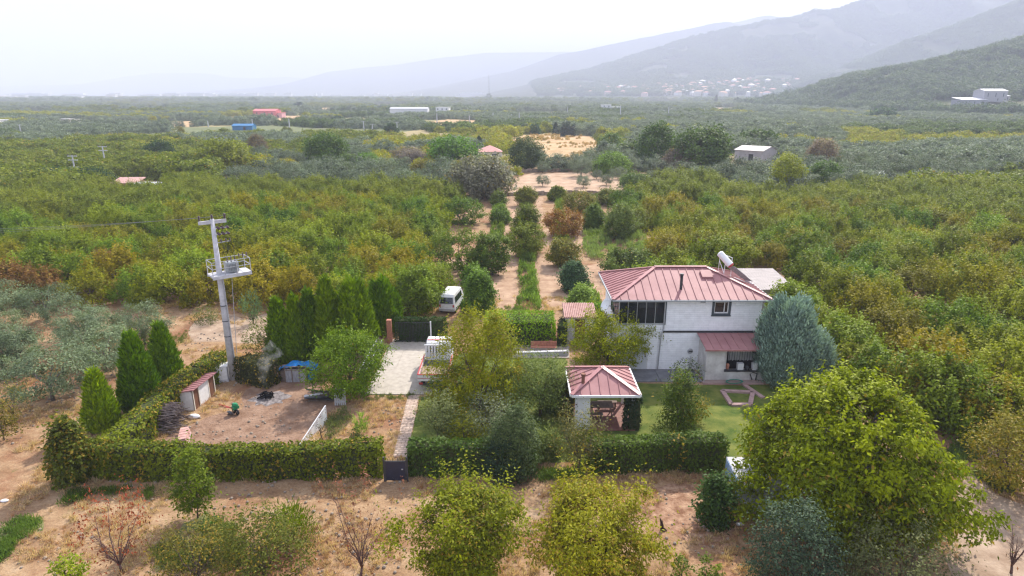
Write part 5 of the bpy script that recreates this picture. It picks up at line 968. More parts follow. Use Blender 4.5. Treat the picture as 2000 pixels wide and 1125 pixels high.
# ------------------------------------------------------------------ middle-distance single trees (central orchard plot)
MID = [ # name px base w top colour kind label
 ('orchard_shrub',818,616,74,508,(.12,.165,.025,.08),'round','bright green bushy tree left of the parked van'),
 ('orchard_shrub',935,612,46,520,(.095,.15,.03,.05),'column','green shrub row plant right of the parked van'),
 ('orchard_shrub',925,560,34,520,(.10,.16,.03,.05),'column','narrow green shrub behind the plants right of the van'),
 ('orchard_shrub',1120,566,44,508,(.06,.10,.05,.0),'egg','dark blue-green shrub between two bare strips'),
 ('orchard_shrub',1135,606,36,558,(.12,.18,.045,.0),'column','light green plant beside the bare strip left of the house roof'),
 ('orchard_shrub',1224,537,92,480,(.09,.12,.03,.10),'round','olive-green shrub above the left end of the house roof'),
 ('orchard_shrub',905,535,120,440,(.08,.115,.02,.10),'round','broad dark green tree at the left of the bare strips'),
 ('orchard_shrub',962,535,70,444,(.075,.11,.02,.12),'round','dark green tree beside the broad one at the bare strips'),
 ('orchard_shrub',1028,500,80,432,(.09,.115,.02,.16),'round','olive-green tree standing between the two longest bare strips'),
 ('orchard_shrub',1027,452,54,395,(.085,.11,.02,.14),'egg','green tree on the strip line above the olive-green one'),
 ('orchard_shrub',1027,402,36,362,(.12,.13,.025,.2),'round','small yellow-green tree just below the terrace wall'),
 ('red_tree',1100,462,82,403,(.16,.075,.025,.5),'round','rusty red-leaved tree in the central orchard'),
 ('orchard_shrub',977,436,36,398,(.10,.15,.03,.08),'egg','small green tree between dark shrubs left of the strip'),
 ('orchard_shrub',974,402,26,372,(.09,.12,.025,.1),'egg','small dark tree at the top of the left strip'),
 ('orchard_shrub',904,438,82,382,(.075,.12,.02,.08),'round','dark green tree left of the top of the strips'),
 ('orchard_shrub',1130,412,66,372,(.12,.12,.025,.35),'round','orange-tinged tree above the rusty red tree'),
 ('orchard_shrub',1160,450,40,396,(.08,.12,.025,.08),'egg','upright dark green tree right of the rusty red tree'),
 ('orchard_shrub',1212,468,66,392,(.10,.13,.035,.08),'round','green tree right of the upright dark one'),
 ('orchard_shrub',1088,392,28,364,(.12,.14,.03,.15),'egg','small yellowish tree left of the orange-tinged one'),
 ('orchard_shrub',1100,520,56,462,(.13,.13,.03,.35),'round','yellow-brown shrub above the dark blue-green shrub'),
 ('orchard_shrub',1190,400,50,366,(.10,.12,.03,.15),'round','small green tree below the terrace right part'),
 ('orchard_shrub',790,535,76,465,(.09,.14,.02,.05),'round','bright green shrub above the one left of the van'),
 ('big_grey_tree',943,388,104,308,(.17,.165,.12,.15),'round','large silvery-grey tree below the red-roofed farmhouse'),
 ('round_tree',1283,325,76,240,(.038,.075,.013,0),'egg','tall dense dark green rounded tree, most prominent in the middle distance'),
 ('round_tree',1370,335,100,250,(.06,.095,.025,0),'round','broad dark green tree right of the tall rounded one'),
 ('round_tree',1027,333,58,268,(.06,.085,.03,0),'round','dark tree right of the red-roofed farmhouse'),
 ('round_tree',640,325,74,262,(.05,.09,.02,0),'round','dark tree group standing left of the centre behind the track'),
 ('round_tree',445,338,88,276,(.14,.16,.025,.1),'round','yellow-green round tree left of the dark group'),
 ('round_tree',886,325,90,272,(.09,.16,.025,0),'round','bright green broad tree left of the red-roofed farmhouse'),
 ('round_tree',936,292,16,266,(.03,.055,.03,0),'cone','small dark cypress behind the red-roofed farmhouse'),
 ('round_tree',800,325,60,290,(.15,.13,.11,.2),'round','brown-grey tree left of the bright green broad tree'),
 ('round_tree',720,336,46,300,(.07,.14,.025,0),'dome','green round bush beside the dirt track'),
 ('round_tree',680,334,40,302,(.08,.12,.03,0),'dome','dull green bush beside the dark tree group'),
 ('round_tree',314,318,60,276,(.035,.065,.02,0),'dome','very dark round tree left of the yellow-green one'),
 ('round_tree',264,312,32,290,(.05,.08,.035,0),'dome','small dark tree left of the very dark one'),
 ('round_tree',110,362,74,334,(.03,.06,.025,0),'dome','dark tree clump behind the near left poles'),
 ('round_tree',186,372,64,330,(.03,.06,.02,0),'dome','dark vertical-leaved tree clump right of the near left poles'),
 ('round_tree',1532,378,64,300,(.165,.19,.025,.1),'egg','bright yellow-green tree right of the grey-roofed barn'),
 ('round_tree',1605,372,66,318,(.07,.115,.025,0),'dome','green tree right of the bright yellow-green one'),
 ('round_tree',1602,335,54,272,(.15,.12,.09,.2),'round','brownish sparse tree behind the green one on the right'),
 ('round_tree',1240,372,54,340,(.09,.13,.04,0),'round','green shrub at the right end of the terrace'),
 ('round_tree',1195,340,64,300,(.10,.16,.03,0),'dome','light green bush at the foot of the tall rounded tree'),
 ('round_tree',1325,335,60,290,(.14,.115,.09,.1),'dome','brown-grey low tree between the two dark trees'),
 ('round_tree',505,310,40,264,(.11,.085,.06,.3),'dome','rusty brown bush beyond the yellow-green round tree'),
 ('round_tree',560,335,40,312,(.20,.19,.02,.3),'dome','bright yellow bush beside the dirt track'),
 ('round_tree',828,350,46,314,(.13,.12,.03,.2),'dome','olive-brown bush below the bright green broad tree'),
]
MID.append(('orchard_shrub',1548,632,92,545,(.11,.15,.022,.1),'round','green bushy tree standing in front of the pale sheet-roofed shed'))
for k, (nm, x, y, w_, t_, c_, kd, lb) in enumerate(MID):
    far = y < 400; w_ = w_*(1 if far else .94); t_ = t_+(0 if far else .08*(y-t_)); c_ = tuple(q*1.3 for q in c_[:3])+(c_[3],); tree(nm, x, y, w_, t_, c_, lb, 'tree' if (w_ > 50 or nm != 'orchard_shrub') else 'shrub', None, kd, 200+k, leaf=max(.3, w_/2/FPX*depth(G(x, y)[1])*.1) if far else .2, nc=340 if far else 170, nl=26 if far else 58, clump=None if far else .26, hb=.08, lump=.16 if far else .32, inner=.5, up=.6, shoots=0 if far else 60, lw=.6, twigs=8, m=NEEDLE if nm=='x' else LEAF, shoot_len=.7)
# tall green weeds between the rows
def weeds(name, quad, n, col, lab, seed, hgt=.8, leaf=.35):
    rg = np.random.default_rng(seed); Q = gp(*quad); xs = [p[0] for p in Q]; ys = [p[1] for p in Q]; c0 = (sum(xs)/len(xs), sum(ys)/len(ys), 0)
    X = rg.uniform(min(xs), max(xs), n*4); Y = rg.uniform(min(ys), max(ys), n*4); k = inpoly(Q, X, Y) & (fbm(X*.7, Y*.7, seed) >.4); X = X[k][:n]; Y = Y[k][:n]; m_ = len(X)
    hh = hgt*(.15+1.3*np.clip(fbm(X*.9, Y*.9, seed+1)-.15, 0, 1)); nl = 12; P = np.repeat(np.stack([X-c0[0], Y-c0[1], np.zeros(m_)], 1), nl, 0)+rg.normal(0, .12, (m_*nl, 3))*[1, 1, 0]; P[:, 2] = rg.random(m_*nl)*np.repeat(hh, nl)
    D = np.array([0, 0, 1.])+rg.normal(0, .35, P.shape); N_ = rg.normal(0, 1, P.shape); N_[:, 2] += .3
    o = quads(name, P, D, N_, leaf*(.5+rg.random(len(P))), leaf*.22*np.ones(len(P)), rg.random(len(P)), np.clip(fbm(P[:,0]*.8, P[:,1]*.8, 5)*1.3-.15, 0, 1), GRASS_L); o.location = c0; o.color = col; tag(o, lab, None, None, 'stuff'); return o
weeds('weeds', ((1008,612),(1056,612),(1046,560),(1042,495),(1016,485),(1014,540)), 620, (.16,.23,.06,.1), 'strip of tall light green weeds between the two bare strips', 1, 1.3)
weeds('weeds', ((1140,505),(1210,515),(1260,520),(1290,500),(1230,440),(1170,430),(1140,460)), 1400, (.18,.24,.09,.1), 'patch of tall pale green weeds right of the rusty red tree', 2, 1.1)
weeds('weeds', ((1110,610),(1180,612),(1165,570),(1120,540)), 350, (.17,.24,.06,.1), 'green weeds beside the strip left of the house', 3, .8)
weeds('weeds', ((900,615),(965,615),(955,560),(945,510),(920,520)), 450, (.10,.155,.035,.02), 'green weeds under the shrubs right of the van', 4, 1.2)
for k, (q_, lb) in enumerate(((((1012,486),(1040,486),(1036,380),(1020,380)),'green weeds along the row of trees between the long bare strips'),(((1082,475),(1110,475),(1098,382),(1085,382)),'green weeds along the row running through the rusty red tree'),(((1150,470),(1180,470),(1168,385),(1150,385)),'green weeds along the row right of the rusty red tree'),(((958,475),(985,475),(982,385),(965,385)),'green weeds along the leftmost tree row of the bare strips'))): weeds('weeds', q_, 520, (.15,.20,.05,.15), lb, 20+k, 1.1)
weeds('weeds', ((640,810),(672,798),(690,826),(640,860)), 110, (.16,.18,.08,.2), 'low grey-green weeds beside the mesh fence', 5, .3, .2)
weeds('weeds', ((440,1020),(470,1040),(480,1100),(330,1125),(300,1080),(370,1040)), 420, (.13,.16,.05,.3), 'low green weeds among the shrubs at the lower left', 6, .45, .22)
weeds('weeds', ((1830,900),(1900,850),(1960,930),(1990,985),(1900,930)), 420, (.10,.14,.05,.1), 'short green weeds beside the dirt path at the right', 7, .25, .22)
weeds('weeds', ((-20,1040),(40,1015),(90,1015),(80,1040),(40,1065),(-30,1125)), 420, (.13,.19,.05,.1), 'patch of short green grass at the lower left corner', 10, .22, .18)
weeds('weeds', ((130,960),(300,955),(300,975),(100,985)), 160, (.09,.13,.03,.2), 'green weeds at the foot of the ivy mound', 8, .25, .2)
weeds('weeds', ((1060,905),(1150,905),(1150,935),(1050,940)), 200, (.10,.15,.04,.1), 'green weeds in the hedge gap below the pavilion', 9, .3, .2)
# ------------------------------------------------------------------ orchards
def zone(*pts): return gp(*pts)
Z_NONE = PALE + [TERR, FIELD, zone((860,620),(850,560),(870,500),(840,470),(870,420),(950,375),(1290,375),(1215,420),(1290,500),(1300,560),(1180,640)), STR1,
          zone((1390,300),(1530,300),(1540,342),(1425,342)), zone((895,320),(1010,320),(1010,300),(895,300)), zone((335,700),(340,650),(395,585),(470,618),(560,600),(640,640),(700,690),(500,720)), zone((200,385),(320,385),(325,352),(200,352)),
          zone((1440,620),(1572,612),(1575,525),(1450,525)), zone((765,800),(770,228),(830,228),(880,228),(880,800)) if 0 else zone((0,1),(1,1),(1,2))]
Z_CHERRY = zone((-700,700),(-300,600),(0,600),(150,596),(200,592),(330,600),(400,604),(470,615),(560,612),(640,640),(790,640),(880,620),(1180,630),(1300,600),(1480,600),(1600,680),(1655,735),(1720,775),(1800,812),(1850,845),(1990,880),(2300,1000),(2800,1000),(2600,560),(2100,366),(1990,366),(1800,370),(1600,390),(1500,392),(1395,378),(1390,366),(1290,372),(1240,384),(960,392),(870,388),(800,378),(700,374),(600,374),(440,378),(420,350),(380,322),(250,300),(0,292),(-300,290))
Z_GROVE = zone((-400,780),(-200,640),(0,625),(60,622),(180,622),(300,626),(358,648),(372,700),(330,715),(245,735),(180,770),(110,800),(60,800),(-20,800))
Z_YG = [zone((700,300),(760,262),(850,250),(960,255),(1000,275),(990,320),(920,270),(860,290),(780,300)), zone((1500,345),(1300,330),(1400,300),(1500,280)) if 0 else zone((1640,300),(1660,262),(1800,252),(2050,250),(2050,285),(1870,290)), zone((440,345),(520,345),(520,325),(440,325))]
rng = np.random.default_rng(77)
def grid(y0, y1, s, jit, half=.84, extra=14, rot=.02):
    Xs = np.arange(-half*y1-extra, half*y1+extra, s); Ys = np.arange(y0, y1, s); X, Y = np.meshgrid(Xs, Ys); X = X.reshape(-1)+rng.normal(0, s*jit, X.size); Y = Y.reshape(-1)+rng.normal(0, s*jit, Y.size); X = X+Y*rot
    k = np.abs(X) < half*Y+extra; return X[k], Y[k]
def excl(X, Y):
    k = np.zeros(X.shape, bool)
    for z in Z_NONE: k |= inpoly(z, X, Y)
    return k
MX = np.array([G(m[1], m[2])[:2] for m in MID]); MR = np.array([m[3]/2/FPX*depth(G(m[1], m[2])[1]) for m in MID])
def near_mid(X, Y, f=.95):
    k = np.zeros(X.shape, bool)
    for (x, y), r in zip(MX, MR): k |= (X-x)**2+(Y-y)**2 < (r*f+1.2)**2
    return k

def prototype(name, m, cols, kind, n, lab, cat, group, R, Ht, lo=False, **k):
    res = []
    for i in range(n):
        root = empty(name, (0, 0, 0), 0, lab, cat, group); sd_ = 900+i*13+hash_(name)
        c = make_crown('crown', m, sd_, R*(1+.08*math.sin(i*2)), Ht, Ht*k.get('hb', .12), kind, k.get('nc', 150), k.get('nl', 24), k.get('leaf', .24), R*k.get('cl', .14), k.get('lump', .16), k.get('inner', .5), k.get('up', .55), 0, k.get('shoots', 0), k.get('shoot_len', .8), k.get('lw', .6), root, flat=.7)
        c.color = cols[i % len(cols)]; KIDS[root.name] = [c]
        if not lo:
            KIDS[root.name].append(make_trunk('trunk', k.get('bark', BARK), sd_, R, Ht, Ht*k.get('hbt', .3), 'round', 5, .1, root, 10))
        res.append(root)
    return res
def hash_(s): return sum(ord(c)*(i+1) for i, c in enumerate(s)) % 997
def place(protos, pts, cols=None, zf=None, smin=.8, smax=1.14):
    rg = random.Random(5); used = [False]*len(protos)
    for j, (x, y) in enumerate(pts):
        i = rg.randrange(len(protos)) if j >= len(protos) else j
        o = protos[i] if not used[i] else copy_tree(protos[i]); kids = [c for c in bpy.data.objects if 0] 
        s = rg.uniform(smin, smax)*(1+.25*(float(vnoise(x*.06, y*.06, 4))-.5)); o.location = (x, y, zf(x, y) if zf else 0); o.rotation_euler = (0, 0, rg.uniform(0, 6.28)); o.scale = (s, s, s*rg.uniform(.88, 1.12)); used[i] = True
        yield o, x, y
def crown_of(o): return [c for c in ALLK.get(o.name, [])]
# copies need their own crown colour: remember the crown when copying
_ct = copy_tree
LAST = {}
def copy_tree(o, parent=None):
    c = o.copy(); COL.objects.link(c); c.parent = parent
    for ch in KIDS.get(o.name, []):
        d = ch.copy(); COL.objects.link(d); d.parent = c
        KIDS.setdefault(c.name, []).append(d)
    return c
CC = [(.155,.195,.024,.10), (.14,.20,.028,.07), (.19,.20,.024,.14), (.11,.18,.025,.03), (.195,.185,.024,.17), (.165,.205,.028,.08)]
X, Y = grid(46, 300, 4.15, .1); k = inpoly(Z_CHERRY, X, Y) & ~excl(X, Y) & ~near_mid(X, Y) & ~inpoly(Z_GROVE, X, Y)
k &= ~((np.abs(X) < 22) & (Y < 46)); X, Y = X[k], Y[k]
# right-hand orchard reaches closer than the house
X2, Y2 = grid(26, 46, 4.2, .12); k = inpoly(Z_CHERRY, X2, Y2) & (X2 > 18.5); X2, Y2 = X2[k], Y2[k]; EB = [G(*q) for q in ((1560,645),(1602,668),(1642,705),(1676,745),(1718,775),(1762,800),(1812,815),(1862,828),(1915,836),(1970,842),(2030,850))]
X = np.concatenate([X, X2]); Y = np.concatenate([Y, Y2]); k = np.ones(X.shape, bool)
for q in EB: k &= (X-q[0])**2+(Y-q[1])**2 > 7
X = np.concatenate([X[k], [q[0] for q in EB]]); Y = np.concatenate([Y[k], [q[1] for q in EB]]); k = (rng.random(X.size) > .05) | (Y < 45); X, Y = X[k], Y[k]
vis = np.abs(X) < .80*Y+6; dist = np.where(vis, np.hypot(X, Y), 1e6+np.hypot(X, Y)); od = np.argsort(dist); near = od[:300]; rest = od[300:]
CP = prototype('cherry_tree', LEAF, CC, 'dome', 6, 'leafy cherry tree with olive-green, slightly yellowed leaves in the dense orchard around the yard', 'tree', 'cherry trees of the orchards around the yard', 2.2, 3.4, nc=125, nl=44, leaf=.19, shoots=110, shoot_len=.85, cl=.1, hb=.08, lump=.3, inner=.4)
rg0 = random.Random(3)
RED_AT = [Vector(G(235,545)[:2]), Vector(G(30,590)[:2]), Vector(G(70,592)[:2]), Vector(G(665,383)[:2])]
for o, x, y in place(CP, [(X[i], Y[i]) for i in near]):
    c = KIDS[o.name][0]; b = CC[rg0.randrange(6)]; v = rg0.uniform(.85, 1.15); t = float(vnoise(x*.035, y*.035, 8))
    side = (1.02, .98, .95) if x > 15 else (1.0, 1.02, 1.0)
    c.color = (b[0]*v*side[0]*(.85+.35*t), b[1]*v*side[1]*(.92+.12*t), b[2]*v, min(.6, b[3]*(.5+1.2*t)))
    rt_ = x > 10; o['label'] = 'leafy olive-green cherry tree in the dense orchard ' + ('right of the house' if rt_ else 'left of the bare strips'); o['group'] = 'cherry trees of the ' + ('right' if rt_ else 'left') + ' orchard'
    if any((Vector((x, y))-q).length < 2.4 for q in RED_AT): c.color = (.14,.085,.03,.45); o['label'] = 'red-leaved shrub-like tree among the green orchard trees behind the olive grove'; o['group'] = 'red-leaved trees in the left orchard'
# low-detail crowns for far trees: real trees of the middle distance, reused by the scattered remainder
FP = prototype('distant_tree', LEAF, [(.115,.13,.022,.16), (.135,.14,.025,.3), (.09,.12,.025,.05), (.10,.13,.03,.1)], 'dome', 4, 'small green orchard tree far off on the plain', 'tree', 'far orchard trees on the plain', 2.6, 3.6, lo=True, nc=70, nl=20, leaf=.45, cl=.13, hb=.02, lw=.7)
OP = prototype('distant_olive_tree', OLIVE, [(.15,.175,.12,.0), (.12,.15,.105,.0), (.16,.185,.135,.0)], 'dome', 3, 'small grey-green olive tree far off on the plain', 'tree', 'far olive trees on the plain', 2.7, 3.5, lo=True, nc=44, nl=34, leaf=.4, cl=.14, hb=.02, lw=.6, lump=.25)
YP = prototype('distant_yellow_tree', LEAF, [(.22,.22,.03,.3), (.19,.23,.04,.15)], 'dome', 2, 'small yellow-green tree far off on the plain', 'tree', 'far yellow-green trees on the plain', 2.5, 3.4, lo=True, nc=50, nl=14, leaf=.55, cl=.17, hb=.02, lw=.6)
for P_, pts in ((FP, ((560,262),(350,262),(1480,262),(1110,250))), (OP, ((1750,310),(620,280),(1650,240))), (YP, ((900,262),(1760,275)))):
    for o, (px, py) in zip(P_, pts): o.location = G(px, py)
fc = [KIDS[o.name][0] for o in FP]; oc = [KIDS[o.name][0] for o in OP]; yc = [KIDS[o.name][0] for o in YP]; cc = [KIDS[o.name][0] for o in CP]
SCOL = {'orchard': (.145,.175,.03,.14), 'dark orchard': (.10,.14,.05,.02), 'scrub': (.42,.30,.13,.0), 'olive grove': (.165,.20,.14,0), 'thicket': (.25,.26,.035,.25), 'forest': (.08,.12,.05,0)}
def scatter(name, X, Y, srcs, lab, cat, s0, s1, Z=None, seed=1):
    rg = np.random.default_rng(seed); n = len(X); Z = np.zeros(n) if Z is None else Z
    o = instancer(name, np.stack([X, Y, Z], 1), rg.uniform(s0, s1, n)*(.8+.4*vnoise(X*.05, Y*.05, 3)), rg.random(n)*6.28, rg.integers(0, len(srcs), n), srcs, lab, cat); o.color = SCOL[cat]; return o
xs_, ys_ = X[rest], Y[rest]; dn = np.hypot(xs_, ys_) < 150
scatter('orchard_remainder', xs_[dn], ys_[dn], cc, 'farther rows of the dense green cherry orchard', 'orchard', .8, 1.15, seed=2)
scatter('orchard_remainder', xs_[~dn], ys_[~dn], fc, 'farthest rows of the green cherry orchard where the trees merge', 'orchard', .85, 1.25, seed=3)

# olive trees: the grove on the left, then the groves of the middle distance
X, Y = grid(36, 80, 5.7, .12); k = inpoly(Z_GROVE, X, Y); gx, gy = X[k], Y[k]
GPTS = [(105,782,110),(45,690,1)]
OG = prototype('olive_tree', OLIVE, [(.19,.235,.155,.0)], 'round', 4, 'silvery grey-green olive tree with dense fine foliage', 'olive tree', 'olive trees of the grove left of the yard', 2.1, 3.4, nc=90, nl=90, leaf=.17, cl=.115, hb=.22, hbt=.35, lump=.35, inner=.55, lw=.34, bark=BARK_G)
pts = [(a, b) for a, b in zip(gx, gy)]; rgo = random.Random(9)
for o, x, y in place(OG, pts, smin=.85, smax=1.1):
    v = rgo.uniform(.82, 1.12); KIDS[o.name][0].color = (.16*v, .205*v, .12*v, 0); o['label'] = 'silvery grey-green olive tree in the grove left of the yard'
lone = copy_tree(OG[0]); lone.location = G(104,782); lone.scale = (1.1,1.1,1.05); lone['label'] = 'spreading olive tree at the front of the left grove, its forked trunk fully visible'; lone['group'] = ''; del lone['group']
for px, py, s, lb in ((175,690,.95,'olive tree with a visible trunk at the right front of the left grove'),(8,728,.9,'olive tree with a visible trunk cut by the left edge')):
    t = copy_tree(OG[1]); t.location = G(px, py); t.scale = (s,)*3; t['label'] = lb; del t['group']
# olive trees on the terrace
TO = [(1060,364,24),(1140,366,26),(1185,362,24),(1207,350,26),(1135,345,40),(1400,362,28),(1415,356,24),(1312,352,30),(1352,345,24),(1275,352,22),(1222,364,26),(1060,338,24),(1225,338,36),(1165,350,20)]
for k_, (px, py, w_) in enumerate(TO):
    t = copy_tree(OG[k_ % 4]); g_ = G(px, py); s = w_/2/FPX*depth(g_[1])/1.9; t.location = g_; t.scale = (s, s, s); t.rotation_euler = (0,0,k_*1.3); t['label'] = 'small grey-green olive tree standing on the pale bare terrace'; t['group'] = 'olive trees on the terrace'; KIDS[t.name][0].color = (.15,.18,.125,0)
# middle distance patchwork
def cell(X, Y, s=1/48., sy=1/34.):
    u = X*s+Y*s*.25+2*fbm(X/90, Y/90, 3); v = Y*sy-X*sy*.2+2*fbm(X/80, Y/80, 5); return hashn(np.floor(u), np.floor(v), 5)
def sort_field(X, Y):
    h = cell(X, Y); yg = np.zeros(X.shape, bool)
    for z in Z_YG: yg |= inpoly(z, X, Y)
    right = X > .18*Y; far = Y > 420
    ol = np.where(right, h < .80, h < .5) & ~yg
    ye = yg | ((h > .92) & ~far) | ((h > .96) & far); ba = (h > .80) & (h < .83) & ~right & ~yg & far
    return ol & ~ye, ye & ~ba, ~ol & ~ye & ~ba
X, Y = grid(100, 300, 4.9, .2); k = ~inpoly(Z_CHERRY, X, Y) & ~excl(X, Y) & ~near_mid(X, Y, .8); X, Y = X[k], Y[k]; ol, ye, gr = sort_field(X, Y)
ox, oy = X[ol], Y[ol]; vis = np.abs(ox) < .8*oy; dd = np.where(vis, np.hypot(ox, oy), 1e6); od = np.argsort(dd); n_o = 300-len(pts)-3-len(TO); a = od[:n_o]; b = od[n_o:]
MO = prototype('grove_olive_tree', OLIVE, [(.145,.18,.115,.0)], 'dome', 4, 'rounded grey-green olive tree in the groves beyond the orchard', 'olive tree', 'olive trees of the groves beyond the orchard', 2.75, 3.6, nc=48, nl=72, leaf=.26, cl=.12, hb=.05, lump=.3, lw=.5, bark=BARK_G)
for o, x, y in place(MO, [(ox[i], oy[i]) for i in a], smin=.85, smax=1.25):
    v = rgo.uniform(.75, 1.15); KIDS[o.name][0].color = (.145*v, .18*v, .12*v, 0)
moc = [KIDS[o.name][0] for o in MO]
scatter('olive_groves', ox[b], oy[b], oc, 'grey-green olive groves merging in the middle distance', 'olive grove', .8, 1.3, seed=4)
scatter('yellow_thicket', X[ye], Y[ye], yc, 'yellow-green thickets in the middle distance', 'thicket', .5, 1.0, seed=5)
scatter('mixed_orchard', X[gr], Y[gr], fc, 'green orchards mixed between the olive groves', 'orchard', .7, 1.25, seed=6)
X, Y = grid(175, 330, 3.2, .4); k = inpoly(FIELD, X, Y) & (fbm(X*.07, Y*.05, 12) > .42); scatter('dry_scrub', X[k], Y[k], yc, 'dry tan scrub standing on the dry field', 'scrub', .12, .3, seed=51)
for y0_, y1_, s_ in ((300,650,6.2),(650,1500,10),(1500,3300,20)):
    X, Y = grid(y0_, y1_, s_, .28); k = ~excl(X, Y) & ~((HNR(X, Y) > 1) & (X > 250) & (Y < 1400)) & ~((Y > 1900) & (HMT(X, Y) > 1)); X, Y = X[k], Y[k]; ol, ye, gr = sort_field(X, Y); f = {6.2: 1.15, 10: 1.6, 20: 3.0}[s_]
    gap = fbm(X*.012, Y*.009, 21) > (.37 if s_ > 6.5 else .34)
    scatter('olive_groves', X[ol & gap], Y[ol & gap], oc, 'grey-green olive groves of the hazy far plain', 'olive grove', .75*f, 1.3*f, seed=int(s_)+10)
    hh_ = hashn(np.floor(X/(70+Y*.1)+Y*.004), np.floor(Y/(60+s_*9)), 77); m1 = (ye | gr) & gap & (hh_ < .55); m2 = (ye | gr) & gap & (hh_ > .6)
    scatter('far_orchards', X[m1], Y[m1], fc, 'yellowish green orchards of the hazy far plain', 'thicket' if s_ < 7 else 'orchard', .7*f, 1.2*f, seed=int(s_)+11)
    scatter('far_orchards', X[m2], Y[m2], fc, 'dark green orchards of the hazy far plain', 'dark orchard', .7*f, 1.2*f, seed=int(s_)+12)
# pines on the near hill, scrub on the mountains
PP_ = prototype('pine_tree', LEAF, [(.045,.075,.03,.0), (.06,.095,.03,0), (.09,.11,.06,0)], 'round', 3, 'round-crowned dark green pine on the wooded hillside', 'tree', 'pines on the wooded hill at the right', 4.2, 7.0, lo=True, nc=60, nl=14, leaf=.9, cl=.17, hb=.05, lw=.6, lump=.25)
X = rng.uniform(230, 1100, 26000); Y = rng.uniform(500, 1150, 26000); Zh = HNR(X, Y); k = (Zh > .6) & (np.abs(X) < .86*Y+20) & (fbm(X*.016, Y*.016, 31) > .27) & ~((np.abs(X-at(1925,182,640)[0]) < 38) & (Y > 570) & (Y < 690)); X, Y, Zh = X[k], Y[k], Zh[k]
for o, i in zip(PP_, (5, 50, 120)): o.location = (X[i], Y[i], Zh[i]-.3)
pcr = [KIDS[o.name][0] for o in PP_]
sel = np.arange(len(X)) % 2 == 0; sel2 = sel
scatter('hill_forest', X[sel2], Y[sel2], pcr, 'pine forest covering the near hill at the right', 'forest', .5, 1.6, Zh[sel2]-.3, seed=41)
X = rng.uniform(100, 3600, 60000); Y = rng.uniform(1950, 3900, 60000); Zh = HMT(X, Y); k = (Zh > 15) & (np.abs(X) < .86*Y+20) & (fbm(X*.006, Y*.005, 33) > .36); X, Y, Zh = X[k][:22000], Y[k][:22000], Zh[k][:22000]
scatter('mountain_forest', X, Y, pcr, 'dark forest patches on the hazy mountain', 'forest', 1.2, 2.8, Zh-1, seed=43)
X = rng.uniform(900, 3000, 30000); Y = rng.uniform(1500, 2500, 30000); Zh = HSP(X, Y); k = (Zh > 8) & (np.abs(X) < .86*Y+20) & (fbm(X*.008, Y*.006, 35) > .34); X, Y, Zh = X[k][:9000], Y[k][:9000], Zh[k][:9000]
scatter('spur_forest', X, Y, pcr, 'forest on the hazy mountain spur', 'forest', .9, 2.0, Zh-1, seed=45)

# ------------------------------------------------------------------ far trees one can tell apart
FT = [(955,200,12,182,(.05,.08,.04,0),'column','dark tree beside the distant lattice mast'),(1398,204,10,185,(.03,.05,.03,0),'cone','dark cypress pair member beyond the groves, left'),(1476,204,10,186,(.03,.05,.03,0),'column','tall dark cypress on the plain before the town'),(1440,207,14,190,(.03,.06,.03,0),'round','small dark round tree before the town'),
 (1515,200,32,181,(.03,.07,.035,0),'dome','dark round tree group before the town, left'),(1545,199,30,170,(.03,.065,.035,0),'round','larger dark round tree before the town'),(1583,199,34,175,(.03,.07,.03,0),'dome','dark round trees before the town, right group'),(1612,197,24,170,(.035,.07,.03,0),'round','dark round tree at the right of the right group'),
 (1725,234,46,212,(.05,.10,.03,0),'dome','broad green bush below the wooded hill'),(1688,200,14,158,(.05,.085,.04,0),'column','tall narrow poplar at the foot of the wooded hill'),(1732,198,10,160,(.13,.17,.06,0),'column','pale narrow poplar at the foot of the hill'),
 (765,262,26,240,(.045,.08,.03,0),'dome','dark tree on the plain right of the warehouse'),(908,262,34,240,(.10,.15,.03,0),'dome','light green tree below the small white house'),(1110,266,30,238,(.045,.07,.05,0),'dome','dark grey-green tree beyond the dry field'),(1085,262,12,238,(.03,.07,.03,0),'cone','small dark conifer beyond the dry field'),(1045,262,20,240,(.06,.11,.03,0),'dome','green bush at the far left corner of the dry field'),
 (502,222,18,210,(.04,.07,.04,0),'dome','dark tree left of the pink building'),(660,238,22,226,(.05,.09,.03,0),'dome','dark green bush right of the pink building'),(1135,200,10,188,(.04,.07,.04,0),'dome','small dark tree before the long treeline'),(1190,300,44,262,(.07,.12,.03,0),'dome','green bush at the right edge of the dry field'),(1225,312,60,280,(.12,.16,.05,.05),'dome','pale yellow-green bush left of the tall rounded tree'),
 (1480,292,70,258,(.08,.12,.035,0),'dome','broad green tree behind the grey-roofed barn'),(530,300,26,282,(.12,.14,.10,0),'dome','pale grey bush beyond the yellow-green round tree'),(585,216,20,200,(.04,.07,.05,0),'dome','dark tree on the left far plain')]
for k, (x, y, w_, t_, c_, kd, lb) in enumerate(FT):
    tree('far_tree', x, y, w_, t_, c_, lb, 'tree', None, kd, 400+k, leaf=max(.5, w_/2/FPX*depth(G(x, y)[1])*.16), nc=150, nl=18, hb=.02, lump=.15, inner=.5, lw=.7, parts=False)
# the long dark treeline before the town
a = Vector(G(975,194)); b = Vector(G(1330,189)); n_ = 90
TL = prototype('windbreak_tree', LEAF, [(.03,.05,.035,0)], 'column', 2, 'dark narrow tree in the long windbreak before the town', 'tree', 'windbreak trees before the town', 6, 14, lo=True, nc=40, nl=12, leaf=2.6, cl=.2, hb=.02, lw=.6)
for o, x, y in place(TL, [(a.lerp(b, t/n_).x+rgo.uniform(-8, 8), a.lerp(b, t/n_).y+rgo.uniform(-40, 40)) for t in range(n_)], smin=.6, smax=1.25): pass

